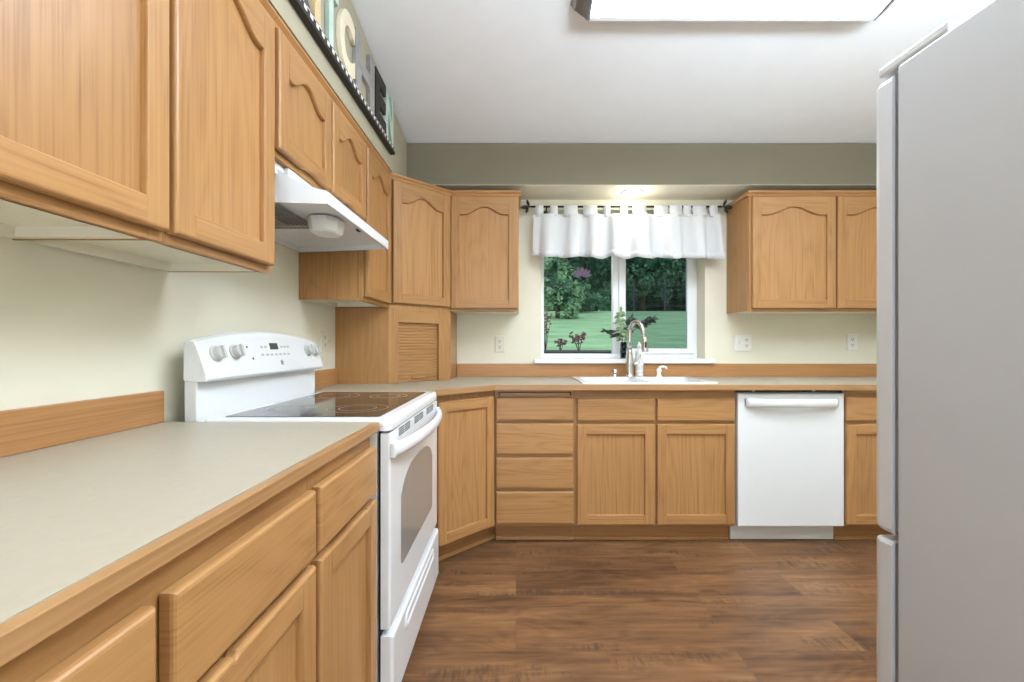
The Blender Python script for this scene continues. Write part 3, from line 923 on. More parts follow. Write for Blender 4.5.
for kx, kz in ((0.065, 1.108), (0.155, 1.112), (0.655, 1.112), (0.722, 1.106)):
    mb = MB()
    disc_on_panel(mb, kx, kz, [(0.025, -0.001), (0.025, 0.004), (0.021, 0.006), (0.020, 0.02), (0.018, 0.023)], knob_mat)
    c = Vector(on_panel(kx, kz)); ax = Vector((0.35, 0, 0)).normalized(); bx = nrm.cross(ax)
    kn = mb.build('knob', cp)
    g = MB()
    rr = []
    for hh in (0.0225, 0.031):
        rr.append([tuple(c + nrm * hh + ax * a + bx * b) for a, b in ((-.005, -.019), (.005, -.019), (.005, .019), (-.005, .019))])
    g.loops(rr, knob_mat); 
    kn.data.materials[0] = knob_mat
    bm = bmesh.new(); bm.from_mesh(kn.data)
    vs = [[bm.verts.new(p) for p in r] for r in rr]
    for i in range(4):
        jn = (i + 1) % 4
        bm.faces.new((vs[0][i], vs[0][jn], vs[1][jn], vs[1][i]))
    bm.faces.new(vs[1])
    bmesh.ops.recalc_face_normals(bm, faces=bm.faces)
    bm.to_mesh(kn.data); bm.free()
mb = MB(); plate_on_panel(mb, 0.365, 0.42, 1.118, 1.142, 0.0012, display_mat); mb.build('clock_display', cp)['label'] = 'small dark clock display'
mb = MB()
for a in (0.305, 0.33, 0.44, 0.465, 0.49):
    mb = MB(); plate_on_panel(mb, a, a + 0.014, 1.124, 1.132, 0.0008, blank_print); mb.build('touch_key', cp)
for a in (0.30, 0.33, 0.36, 0.39, 0.42, 0.45, 0.48):
    mb = MB(); plate_on_panel(mb, a, a + 0.016, 1.096, 1.103, 0.0008, blank_print); mb.build('touch_key', cp)
mb = MB(); disc_on_panel(mb, 0.225, 1.128, [(0.004, -.001), (0.004, .001)], vent_dark, 12); mb.build('indicator_lamp', cp); mb = MB(); disc_on_panel(mb, 0.245, 1.088, [(0.004, -.001), (0.004, .001)], vent_dark, 12); mb.build('indicator_lamp', cp)
mb = MB(); disc_on_panel(mb, 0.425, 1.068, [(0.010, -.001), (0.010, .001), (0.009, .0015)], grey_metal, 20)
disc_on_panel(mb, 0.425, 1.068, [(0.0072, .0015), (0.0072, .0018)], white_plastic, 20); disc_on_panel(mb, 0.425, 1.068, [(0.0058, .0018), (0.0058, .0021)], grey_metal, 20)
mb.build('round_badge', cp)

# ------------------------------------------------------------------ range hood (canopy narrowing to the front)
t = thing('range_hood', 'white range hood with tapered canopy under the short oak cabinet', 'hood', (XL + 0.002, 1.68, 1.57))
# local: x out from the wall, y along the wall, z up
HB0, HB1 = 0.0, 0.13
def hy(x, far):    # side line at distance x out from the wall
    u = x / 0.428
    return (0.40 + (0.39 - 0.40) * u) if far else (-0.365 + (-0.28 + 0.365) * u)
mb = MB()
prof = [(0.0, 0.131), (0.255, 0.131), (0.275, 0.118), (0.30, 0.102), (0.335, 0.082), (0.37, 0.067), (0.405, 0.057), (0.426, 0.054), (0.428, 0.050), (0.428, 0.014)]
# outer skin: two side sheets, swept top, front lip
n = len(prof)
L_ = [(x, hy(x, False), z) for x, z in prof]; R_ = [(x, hy(x, True), z) for x, z in prof]
mb.add(L_ + R_, [(i, i + 1, n + i + 1, n + i) for i in range(n - 1)], white_enamel)
low = lambda x: 0.012 - 0.012 * (1 - x / 0.428)
Lb = [(x, hy(x, False), low(x)) for x, z in prof]; Rb = [(x, hy(x, True), low(x)) for x, z in prof]
mb.add(L_ + Lb, [(i, i + 1, n + i + 1, n + i) for i in range(n - 1)], white_enamel)
mb.add(R_ + Rb, [(i, n + i, n + i + 1, i + 1) for i in range(n - 1)], white_enamel)
# rim and underside pan
def ringpts(e, z0):
    return [(0.0 + e, hy(0, False) + e, low(0) + z0), (0.428 - e, hy(.428, False) + e, low(.428) + z0), (0.428 - e, hy(.428, True) - e, low(.428) + z0), (0.0 + e, hy(0, True) - e, low(0) + z0)]
mb.loops([ringpts(0, 0), ringpts(0.012, 0), ringpts(0.013, 0.022)], white_enamel, cap0=False, cap1=True)
mb.add([(0, hy(0, False), low(0)), (0, hy(0, True), low(0)), (0, hy(0, True), .131), (0, hy(0, False), .131)], [(0, 1, 2, 3)], white_enamel)
canopy = mb.build('canopy', t)
mb = MB(); mb.box(0.001, 0.285, -0.3735, -0.2685, 0.095, 0.1315, white_enamel); mb.box(0.001, 0.299, -0.268, 0.392, 0.06, 0.1315, white_enamel); mb.build('upper_housing', t, 0.002)
mb = MB()       # wire grille
gx0, gx1, gy0_, gy1_ = 0.03, 0.255, -0.30, 0.03
zz = 0.020
mb.box(gx0 + .01, gx1 - .01, gy0_ + .01, gy1_ - .01, zz + .006, zz + .009, grey_gasket)
for k in range(15):
    x = gx0 + (gx1 - gx0) * k / 14
    mb.tube([(x, gy0_, zz), (x, gy1_, zz)], 0.0022, grey_metal, 6)
for y in (gy0_, (gy0_ + gy1_) / 2, gy1_):
    mb.tube([(gx0, y, zz - .003), (gx1, y, zz - .003)], 0.003, grey_metal, 6)
mb.build('vent_grille', t)
mb = MB()
def lens(s, z): return [(0.325 + 0.055 * s * a, -0.045 + 0.07 * s * b, z) for a, b in ((-1, -.45), (-.45, -1), (.45, -1), (1, -.45), (1, .45), (.45, 1), (-.45, 1), (-1, .45))]
mb.loops([lens(1.0, 0.026), lens(1.0, 0.012), lens(0.9, -0.02), lens(0.78, -0.026)], white_plastic)
lens_o = mb.build('lamp_lens', t)
mb = MB(); mb.box(0.392, 0.404, 0.07, 0.095, 0.018, 0.026, dark_gap); mb.build('switch', t)

# ------------------------------------------------------------------ dishwasher
t = thing('dishwasher', 'white built-in dishwasher with curved bar handle right of the sink cabinet', 'dishwasher', (1.2475, BY, 0))
DWW = 0.6005
mb = MB(); mb.box(0.002, DWW - .002, 0.02, 0.6, 0.105, 0.868, grey_metal); mb.build('tub', t)
mb = MB(); mb.prism(rect(0.001, DWW - .001, 0.113, 0.862), [(0, 0.018), (0, -0.018), (0.002, -0.022), (0.005, -0.0235)], white_enamel)
dd = mb.build('door', t)
hd = MB(); rings = []
for k in range(25):
    u = k / 24; a = 0.04 + (DWW - 0.06 - 0.02) * u
    b = -0.028 - 0.036 * (math.sin(PI * u) ** 0.4)
    rings.append([(a, b + 0.010 * math.cos(2 * PI * q_ / 14), 0.812 + 0.0235 * math.sin(2 * PI * q_ / 14)) for q_ in range(14)])
hd.loops(rings, white_enamel, True)
for a in (0.04, DWW - 0.07): hd.box(a, a + 0.03, -0.036, -0.0238, 0.797, 0.828, white_enamel)
hd.build('handle', dd)
mb = MB(); mb.box(0.0, DWW, 0.062, 0.08, 0.0045, 0.10, white_enamel); mb.build('kick_plate', t, 0.003)
mb = MB(); mb.box(0.0, DWW, -0.004, 0.03, 0.8685, 0.8842, dark_gap); mb.build('top_gap_shade_strip', t)  # dark strip painted in for the shaded gap under the counter
for a in (0.09, 0.43):
    mb = MB(); mb.box(a, a + 0.016, -0.007, -0.0042, 0.872, 0.881, grey_metal); mb.build('mounting_bracket', t)

# ------------------------------------------------------------------ refrigerator (stands side-on, doors toward the window wall)
FRZ = R(2.3)
fx, fy = 0.842, 0.977
t = thing('refrigerator', 'tall pale grey bottom-freezer refrigerator filling the right edge, seen from its side', 'refrigerator', (fx, fy, 0), FRZ)
# local: x from the visible side to the far side, y=0 at the front of the cabinet, doors at +y
FW, FD, FH = 0.76, 0.62, 1.752
mb = MB(); mb.box(0, FW, -FD, 0, 0.03, FH, fridge_side_mat); mb.build('cabinet', t, 0.006, )
mb = MB(); mb.box(0.03, FW - .03, -FD + .05, -0.05, 0.0, 0.029, dark_gap); mb.build('base_grille', t)
mb = MB(); mb.box(0.008, FW - .008, 0.0003, 0.012, 0.06, 0.69, grey_gasket); mb.box(0.008, FW - .008, 0.0003, 0.012, 0.715, FH - 0.01, grey_gasket); mb.build('gasket', t)
def fdoor(name, z0, z1, bot):
    mb = MB()
    prof = [(0, 0.0125), (0, 0.046), (0.004, 0.057), (0.012, 0.064), (0.02, 0.066)]
    mb.prism(rrect(0.0, FW, z0, z1, 0.012, 3), prof, fridge_door_mat)
    return mb.build(name, t)
fdoor('upper_door', 0.709, FH - 0.012, True)
fdoor('freezer_door', 0.05, 0.695, False)
mb = MB(); mb.box(0.002, 0.07, -0.11, 0.052, FH + .0005, FH + 0.024, fridge_door_mat); mb.build('hinge_cover', t, 0.006)
for x in (0.62,):
    mb = MB(); mb.tube([(x, 0.0665, 0.80), (x, 0.095, 0.83), (x, 0.10, 0.9), (x, 0.10, 1.4), (x, 0.095, 1.47), (x, 0.0665, 1.5)], 0.011, fridge_door_mat, 10); mb.build('handle', t)
    mb = MB(); mb.tube([(0.12, 0.0665, 0.62), (0.16, 0.095, 0.62), (0.6, 0.095, 0.62), (0.64, 0.0665, 0.62)], 0.011, fridge_door_mat, 10)
mb.build('handle', t)

# ------------------------------------------------------------------ sink, taps
t = thing('sink', 'white double-bowl drop-in sink in the countertop below the window', 'sink', ((SKX0 + SKX1) / 2, (SKY0 + SKY1) / 2, CT1))
a, b = (SKX1 - SKX0) / 2, (SKY1 - SKY0) / 2
mb = MB()
deck = 0.075; rm = 0.032; dv = 0.022
zt = 0.0075
def slab(x0, x1, y0, y1): mb.box(x0, x1, y0, y1, 0.0005, zt, white_enamel)
slab(-a, a, -b, -b + rm); slab(-a, a, b - deck, b); slab(-a, -a + rm, -b + rm, b - deck); slab(a - rm, a, -b + rm, b - deck); slab(-dv / 2, dv / 2, -b + rm, b - deck)
sk = mb.build('rim', t)
for x0, x1 in ((-a + rm, -dv / 2), (dv / 2, a - rm)):
    mb = MB()
    y0, y1 = -b + rm, b - deck
    rg = lambda e, z: [(px, py, z) for px, py in rrect(x0 + e, x1 - e, y0 + e, y1 - e, 0.04)]
    mb.loops([rg(0.0005, zt - .001), rg(0.002, -0.02), rg(0.012, -0.16), rg(0.04, -0.18)], white_enamel, True, cap0=False)
    bs = mb.build('basin', t)
    mb = MB(); mb.lathe([(0.045, -0.1795), (0.045, -0.177), (0.03, -0.178)], nickel, ((x0 + x1) / 2, (y0 + y1) / 2, 0)); mb.build('drain', bs)

def at(px, py, d): return ((px - CX) * d / F, d, EYE - (py - CY) * d / F)
DK = CT1 + 0.0075 + 0.0004
fxx = (629.5 - CX) * 2.965 / F
t = thing('faucet', 'brushed nickel gooseneck pull-down faucet behind the sink', 'faucet', (fxx, 2.965, DK))
mb = MB(); mb.lathe([(0.032, 0), (0.032, 0.006), (0.027, 0.012), (0.0235, 0.02), (0.024, 0.05), (0.0255, 0.075), (0.026, 0.10), (0.024, 0.13), (0.018, 0.165), (0.0155, 0.19)], nickel, n=28); mb.build('body', t)
mb = MB()
pts = [(0, 0, 0.188), (0, 0, 0.24), (0, 0, 0.29)]
dirx, diry = 0.66, -0.75
rad = 0.052
for k in range(1, 15):
    an = PI - PI * k / 14
    q_ = rad + rad * math.cos(an)
    pts.append((q_ * dirx, q_ * diry, 0.29 + 0.075 * math.sin(an)))
e_ = 2 * rad
pts += [(e_ * dirx * 1.04, e_ * diry * 1.04, 0.262)]
mb.tube(pts, 0.0145, nickel, 14); mb.build('spout', t)
mb = MB()
hx, hy_ = e_ * dirx * 1.06, e_ * diry * 1.06
mb.tube([(hx, hy_, 0.27), (hx * 1.02, hy_ * 1.02, 0.25), (hx * 1.06, hy_ * 1.06, 0.20), (hx * 1.08, hy_ * 1.08, 0.176), (hx * 1.085, hy_ * 1.085, 0.168)], [0.016, 0.018, 0.021, 0.0225, 0.021], nickel, 16)
sp = mb.build('spray_head', t)
mb = MB(); mb.box(hx * 1.06 - 0.006, hx * 1.06 + 0.006, hy_ * 1.06 - 0.0235, hy_ * 1.06 - 0.018, 0.195, 0.235, dark_gap); mb.build('spray_button', sp, 0.002)
mb = MB(); mb.tube([(0.024, 0, 0.085), (0.045, 0, 0.088), (0.06, 0.0, 0.10), (0.075, 0.0, 0.15)], [0.012, 0.011, 0.007, 0.005], nickel, 12); mb.build('lever', t)

t = thing('dish_soap_bottle', 'slim white bottle standing behind the faucet', 'bottle', ((639.5 - CX) * 3.045 / F, 3.052, CT1 + .0004))
mb = MB(); mb.lathe([(0.024, 0), (0.027, 0.004), (0.027, 0.02), (0.0255, 0.023), (0.027, 0.026), (0.027, 0.045), (0.0255, 0.048), (0.027, 0.051), (0.027, 0.165), (0.024, 0.18), (0.012, 0.19), (0.012, 0.198)], white_plastic); mb.build('bottle', t)
mb = MB(); mb.lathe([(0.014, 0.198), (0.014, 0.222), (0.008, 0.226), (0.006, 0.24), (0.003, 0.242)], white_plastic); mb.build('cap', t)

t = thing('soap_dispenser', 'small white soap pump right of the faucet', 'soap dispenser', ((659 - CX) * 2.97 / F, 2.97, DK))
mb = MB(); mb.lathe([(0.02, 0), (0.02, 0.004), (0.013, 0.010), (0.0125, 0.03), (0.016, 0.036), (0.016, 0.05), (0.010, 0.056)], white_plastic); mb.build('pump_body', t)
mb = MB(); mb.tube([(0, 0, 0.052), (0.004, -0.004, 0.062), (0.02, -0.014, 0.07), (0.036, -0.024, 0.066), (0.044, -0.03, 0.054)], [0.009, 0.0085, 0.008, 0.007, 0.006], white_plastic, 10); mb.build('spout', t)
t = thing('air_gap', 'short nickel air gap cap left of the faucet', 'air gap', ((614.5 - CX) * 2.97 / F, 2.97, DK))
mb = MB(); mb.lathe([(0.023, 0), (0.023, 0.004), (0.0195, 0.006), (0.0195, 0.042), (0.017, 0.05), (0.008, 0.053)], nickel); mb.build('cap', t)
mb = MB(); mb.box(-0.008, 0.008, -0.0205, -0.0185, 0.02, 0.026, dark_gap); mb.build('vent_slot', t)

# ------------------------------------------------------------------ vase with cuttings
vx, vy, vz = (623.5 - CX) * 3.17 / F, 3.172, WZ0 + .0005
t = thing('glass_vase', 'small grey glass vase of cuttings on the window stool', 'vase', (vx, vy, vz))
mb = MB()
rgs = [(0.019, 0), (0.022, 0.004), (0.0235, 0.06), (0.022, 0.10), (0.0205, 0.118)]
inn = [(0.0185, 0.118), (0.02, 0.10), (0.021, 0.06), (0.019, 0.01), (0.002, 0.006)]
mb.lathe(rgs + inn, vase_glass); mb.build('vessel', t)
mb = MB(); mb.lathe([(0.0005, 0.0075), (0.018, 0.011), (0.0195, 0.045), (0.0005, 0.046)], plain('murky_water', (70, 72, 66), 0.2)); mb.build('water', t)['label'] = 'murky water'

def leaf(mb, base, d, ln, wd, mat, droop=0.3, face=(0, 0, 1)):
    d = Vector(d).normalized(); b = Vector(base)
    side = d.cross(Vector(face))
    if side.length < 0.1: side = Vector((1, 0, 0))
    side.normalize(); up = side.cross(d)
    cols = []
    for u, ww in ((0.0, 0.06), (0.25, 0.75), (0.5, 1.0), (0.75, 0.7), (1.0, 0.03)):
        c = b + d * ln * u - Vector((0, 0, 1)) * droop * ln * u * u
        cols.append((c - side * wd * ww / 2 + up * wd * 0.15 * ww, c, c + side * wd * ww / 2 + up * wd * 0.15 * ww))
    vv = [tuple(p_) for c in cols for p_ in c]; ff_ = []
    for i in range(4):
        ff_ += [(3 * i, 3 * i + 1, 3 * i + 4, 3 * i + 3), (3 * i + 1, 3 * i + 2, 3 * i + 5, 3 * i + 4)]
    mb.add(vv, ff_, mat, True)

def cutting(label, pts, mat, n, ln, wd, start=0.35):
    t = thing('plant_cutting', label, 'plant', (vx, vy, vz), 0, None)
    P = [Vector(p_) for p_ in pts]
    mb = MB(); mb.tube(P, [0.0028] * (len(P) - 1) + [0.0012], mat if mat is leaf_pale else bark, 6); mb.build('stem', t)
    lb = MB()
    for k in range(n):
        u = start + (1 - start) * k / (n - 1)
        s_ = u * (len(P) - 1); i = min(int(s_), len(P) - 2)
        q_ = P[i].lerp(P[i + 1], s_ - i)
        an = k * 2.4 + random.uniform(-.3, .3)
        leaf(lb, q_, (math.cos(an), 0.6 * math.sin(an), random.uniform(0.0, 0.6)), ln * random.uniform(.8, 1.15), wd, mat, 0.3, (random.uniform(-.5, .5), -1, random.uniform(0, .8)))
    leaf(lb, P[-1], P[-1] - P[-2], ln, wd, mat, 0.1)
    lb.build('leaves', t)
cutting('pale green leafy stem leaning left in the glass vase', [(0.0, 0, 0.05), (-0.008, -.012, 0.13), (-0.02, -.02, 0.2), (-0.03, -.02, 0.27), (-.025, -.02, 0.33)], leaf_pale, 30, 0.05, 0.022, 0.25)
cutting('dark leaved sprig arching right out of the glass vase', [(0.006, 0, 0.05), (0.015, -.012, 0.13), (0.06, -.025, 0.2), (0.12, -.03, 0.235), (0.165, -.03, 0.26), (0.2, -.03, 0.29)], leaf_dark, 30, 0.05, 0.027, 0.5)
cutting('dark leaved sprig reaching left over the lawn view', [(-0.006, 0, 0.05), (-0.012, -.013, 0.13), (-0.05, -.02, 0.16), (-0.09, -.02, 0.18), (-.125, -.02, 0.2)], leaf_dark, 13, 0.05, 0.024, 0.45)
cutting('short dark sprig upright behind the faucet arc', [(0.003, .006, 0.05), (0.008, .0, 0.13), (0.03, 0, 0.2), (0.05, 0, 0.25), (0.06, 0, 0.29)], leaf_dark, 16, 0.052, 0.026, 0.5)

# ------------------------------------------------------------------ lotus suncatcher on the glass
t = thing('suncatcher', 'purple lotus suncatcher hanging on the left window pane', 'suncatcher', (*at(582, 273, FY - 0.004)[:2], at(582, 273, FY - 0.004)[2]))
petal_mat = plain('violet_stained_glass', (128, 112, 150), 0.25, var=0.1); petal_core = plain('rose_stained_glass', (150, 108, 138), 0.25, var=0.1)
lead = plain('dark_lead', (48, 40, 50), 0.5)
def petal(ang, ln, wd, mat, z0=-0.03):
    q_ = []
    for k in range(17):
        u = k / 16; s_ = math.sin(PI * u)
        q_.append((u * ln, wd / 2 * s_ ** 0.8))
    poly = q_ + [(u, -v) for u, v in q_[::-1][1:-1]]
    c_, s_ = math.cos(ang), math.sin(ang)
    return [(u * c_ - v * s_, z0 + u * s_ + v * c_) for u, v in poly]
for i, (an, ln, wd) in enumerate(((90, 0.085, 0.042), (60, 0.08, 0.026), (120, 0.08, 0.026), (36, 0.084, 0.026), (144, 0.084, 0.026), (12, 0.08, 0.022), (168, 0.08, 0.022))):
    po = petal(R(an), ln, wd, None)
    m1 = MB(); yy = 0.0012 * (i % 3)
    m1.prism(po[::1], [(0, -yy), (0, -yy - 0.001)], lead)
    m1.prism(inset(po, 0.0) if False else [((px_) * 0.86 + 0.14 * sum(a_[0] for a_ in po) / len(po), pz_ * 0.86 + 0.14 * sum(a_[1] for a_ in po) / len(po)) for px_, pz_ in po], [(0, -yy - 0.001), (0, -yy - 0.0016)], petal_core if i == 0 else petal_mat)
    m1.build('petal', t)
m1 = MB(); m1.tube([(0, 0.0005, 0.05), (0, 0.0005, 0.12)], 0.0007, lead, 6); m1.lathe([(0.012, -0.0), (0.010, 0.003), (0.003, 0.006)], vase_glass, (0, 0.001, 0.13), 16, '-y'); m1.build('suction_hook', t)

# ------------------------------------------------------------------ curtain rod and valance
RODY, RODZ = 3.045, 2.088
t = thing('curtain_rod', 'black curtain rod with leaf finials above the window', 'curtain rod', (0.76, RODY, RODZ))
mb = MB(); mb.tube([(-0.66, 0, 0), (0.655, 0, 0)], 0.007, black_metal, 12); mb.build('rod', t)
for sgn in (-1, 1):
    fb = MB()
    x = sgn * 0.655
    fb.tube([(x, 0, 0), (x + sgn * 0.03, 0, -0.004), (x + sgn * 0.05, 0, -0.012)], 0.004, black_metal, 8)
    leaf(fb, (x + sgn * 0.012, -.002, 0), (sgn * 0.9, -0.15, -0.15), 0.066, 0.026, black_metal, 0.0, (0, 1, 0.2))
    leaf(fb, (x + sgn * 0.012, -.002, 0), (sgn * 0.35, -0.15, 0.8), 0.054, 0.021, black_metal, 0.0, (0, 1, 0.2))
    leaf(fb, (x + sgn * 0.02, -.002, 0), (sgn * 0.3, -0.15, -0.9), 0.054, 0.021, black_metal, 0.0, (0, 1, 0.2))
    o = fb.build('finial', t); sm = o.modifiers.new('thick', 'SOLIDIFY'); sm.thickness = 0.003
for x in (-0.55, 0.55):
    bb = MB(); bb.tube([(x, 0.0, -0.009), (x, 0.03, -0.02), (x, 0.062, -0.02)], 0.005, black_metal, 8); bb.lathe([(0.014, 0), (0.014, 0.006)], black_metal, (x, 0.0745, -0.02), 14, '-y'); bb.build('bracket', t)

t = thing('valance', 'short white tab-top cotton valance hanging from the black rod', 'curtain', (0.76, RODY, 1.735))
mb = MB()
NXv, NZv = 150, 14
x0v, x1v = 0.117 - 0.76, 1.392 - 0.76
random.seed(3)
ph = [random.uniform(0, 6.28) for _ in range(6)]
def fold(u, v):
    """u across, v from top 0 to hem 1"""
    a = 0.011 + 0.023 * v
    base = math.sin(u * 2 * PI * 7.5 + ph[0] + 1.2 * math.sin(u * 9 + ph[1]))
    sharp = math.copysign(abs(base) ** 0.6, base)
    return a * sharp + 0.006 * v * math.sin(u * 2 * PI * 17 + ph[2]) - 0.018 - 0.018 * v
vv = []; ff_ = []
for i in range(NZv + 1):
    v = i / NZv
    for k in range(NXv + 1):
        u = k / NXv
        flare = (0.012 * v) * (2 * u - 1)
        hem = 0.008 * math.sin(u * 2 * PI * 7.5 + 1) + 0.004 * math.sin(u * 31)
        x = x0v + (x1v - x0v) * u + flare + 0.006 * math.sin(u * 2 * PI * 8 + 2) * v
        vv.append((x, fold(u, v), 0.297 - 0.297 * v + (hem - 0.012 * u) * v))
for i in range(NZv):
    for k in range(NXv):
        a = i * (NXv + 1) + k
        ff_.append((a, a + 1, a + NXv + 2, a + NXv + 1))
mb.add(vv, ff_, cotton, True)
o = mb.build('fabric', t); sm = o.modifiers.new('thick', 'SOLIDIFY'); sm.thickness = 0.0015
hm = MB()
vv2 = []
for i in range(2):
    for k in range(NXv + 1):
        q_ = vv[(NZv - 2 * i) * (NXv + 1) + k]
        vv2.append((q_[0], q_[1] - 0.002, q_[2]))
hm.add(vv2, [(k, k + 1, NXv + 2 + k, NXv + 1 + k) for k in range(NXv)], cotton, True)
o = hm.build('hem', o); sm = o.modifiers.new('thick', 'SOLIDIFY'); sm.thickness = 0.0012
tabs = [(535.5, 543.4), (550, 557.6), (563.7, 577.5), (583, 597), (603.5, 610), (620, 627.3), (632.5, 646), (654, 668), (669, 681.5), (683, 690.5), (692, 705.5), (709, 717)]
zr = RODZ - 1.735
for a, b in tabs:
    tb = MB()
    xa, xb = (a - CX) * RODY / F - 0.76, (b - CX) * RODY / F - 0.76
    uu = ((xa + xb) / 2 - x0v) / (x1v - x0v)
    yf = fold(uu, 0)
    path = [(yf - 0.003, 0.28), (yf - 0.001, 0.297), (-0.0095, 0.325), (-0.0095, zr)]
    for k in range(1, 8):
        an = PI - PI * k / 8
        path.append((0.0095 * math.cos(an), zr + 0.0095 * math.sin(an)))
    path += [(0.0095, zr), (0.007, 0.325), (yf + 0.004, 0.297), (yf + 0.004, 0.28)]
    n = len(path)
    tb.add([(xa, y, z) for y, z in path] + [(xb, y, z) for y, z in path], [(i, i + 1, n + i + 1, n + i) for i in range(n - 1)], cotton, True)
    o = tb.build('tab', t); sm = o.modifiers.new('thick', 'SOLIDIFY'); sm.thickness = 0.0014

# ------------------------------------------------------------------ outlets
def outlet(label, loc, rz, gangs, mat):
    t = thing('wall_outlet', label, 'outlet', loc, rz)
    wd = 0.07 + 0.046 * (len(gangs) - 1)
    mb = MB(); mb.prism(rrect(-wd / 2, wd / 2, -0.0575, 0.0575, 0.006), [(0, -0.0006), (0, -0.004), (0.003, -0.0065)], mat); mb.build('cover_plate', t)
    for i, g in enumerate(gangs):
        cx_ = (i - (len(gangs) - 1) / 2) * 0.046
        if g == 'o':
            for dz in (-0.02, 0.02):
                rb = MB(); rb.prism(rrect(cx_ - .017, cx_ + .017, dz - .014, dz + .014, 0.010), [(0, -0.005), (0, -0.0085), (0.001, -0.009)], mat)
                rc = rb.build('receptacle', t)
                sl = MB()
                sl.box(cx_ - .0085, cx_ - .0055, -0.0098, -0.0088, dz - .001, dz + .0085, vent_dark); sl.box(cx_ + .0055, cx_ + .0085, -0.0098, -0.0088, dz - .001, dz + .0085, vent_dark)
                sl.box(cx_ - .003, cx_ + .003, -0.0098, -0.0088, dz - .0095, dz - .004, vent_dark)
                sl.build('slots', rc)
        else:
            rb = MB(); rb.box(cx_ - .005, cx_ + .005, -0.016, -0.0062, -0.004, 0.012, mat); rb.build('toggle_switch', t, 0.001)
outlet('ivory wall outlet left of the window', (*at(499.9, 344, YB)[:2], at(499.9, 344, YB)[2]), 0, 'o', ivory_plastic)
outlet('white double plate with switch and outlet below the right wall cabinet', (*at(742.8, 342.8, YB)[:2], at(742.8, 342.8, YB)[2]), 0, 'so', white_plastic)
outlet('single white wall outlet nearest the refrigerator', (*at(851.7, 342.2, YB)[:2], at(851.7, 342.2, YB)[2]), 0, 'o', white_plastic)
outlet('ivory outlet on the left wall between range and appliance garage', (XL, 2.385, 1.155), RZ, 'os', ivory_plastic)

# ------------------------------------------------------------------ ceiling fixture, downlight
slope = -math.atan(0.186)
t = thing('ceiling_light', 'large rectangular fluorescent ceiling light with white diffuser', 'ceiling light', (0.92, 1.59, ceil_z(1.59)))
t.rotation_euler.x = slope
hw, hl, hh = 0.61, 0.315, 0.08
mb = MB()       # end caps flare outward toward the ceiling, thin side rails
def trap(xa, xb, y0, y1):
    return
for sgn in (-1, 1):
    xs_ = [(hw - 0.004, -hh), (hw + 0.006, -hh), (hw + 0.022, -hh + 0.02), (hw + 0.03, -hh + 0.024), (hw + 0.05, -hh * .45), (hw + 0.058, -hh * .38), (hw + 0.075, -0.001), (hw - 0.004, -0.001)]
    mb = MB(); mb.loops([[(sgn * x, -hl - 0.004, z) for x, z in xs_], [(sgn * x, hl + 0.004, z) for x, z in xs_]], grey_metal); mb.build('end_cap', t)
mb = MB()
for sgn in (-1, 1):
    y0, y1 = sorted((sgn * hl, sgn * (hl + 0.006)))
    mb.box(-hw + .004, hw - .004, y0, y1, -hh, -0.001, white_enamel)
    y0, y1 = sorted((sgn * (hl - 0.010), sgn * (hl - .0002)))
    mb.box(-hw + .004, hw - .004, y0, y1, -hh, -hh + 0.006, white_enamel)
mb.build('frame', t)
mb = MB(); mb.box(-hw + .005, hw - .005, -hl + .001, hl - .001, -hh + 0.0065, -hh + 0.0105, diffuser_mat); mb.build('diffuser', t)['label'] = 'glowing white diffuser'

t = thing('downlight', 'small round recessed light in the soffit above the valance', 'ceiling light', (0.778, 2.965, SZ))
mb = MB(); mb.lathe([(0.05, -0.001), (0.072, -0.001), (0.074, -0.004), (0.068, -0.008), (0.054, -0.009), (0.05, -0.006)], white_enamel, n=32); mb.build('trim_ring', t)
mb = MB(); mb.lathe([(0.0495, -0.0055), (0.047, -0.013), (0.036, -0.021), (0.02, -0.026), (0.001, -0.028)], bulb_mat, n=24); mb.build('bulb', t)

# ------------------------------------------------------------------ sign: painted letters on a black ledge with a checked strip
SG0, SG1 = 1.224, 2.462
LEDGE_Z = 2.193
t = thing('wall_sign', 'wooden letter sign spelling KITCHEN on a black ledge above the left cabinets', 'sign', (SX + .0006, SG0, LEDGE_Z), RZ)
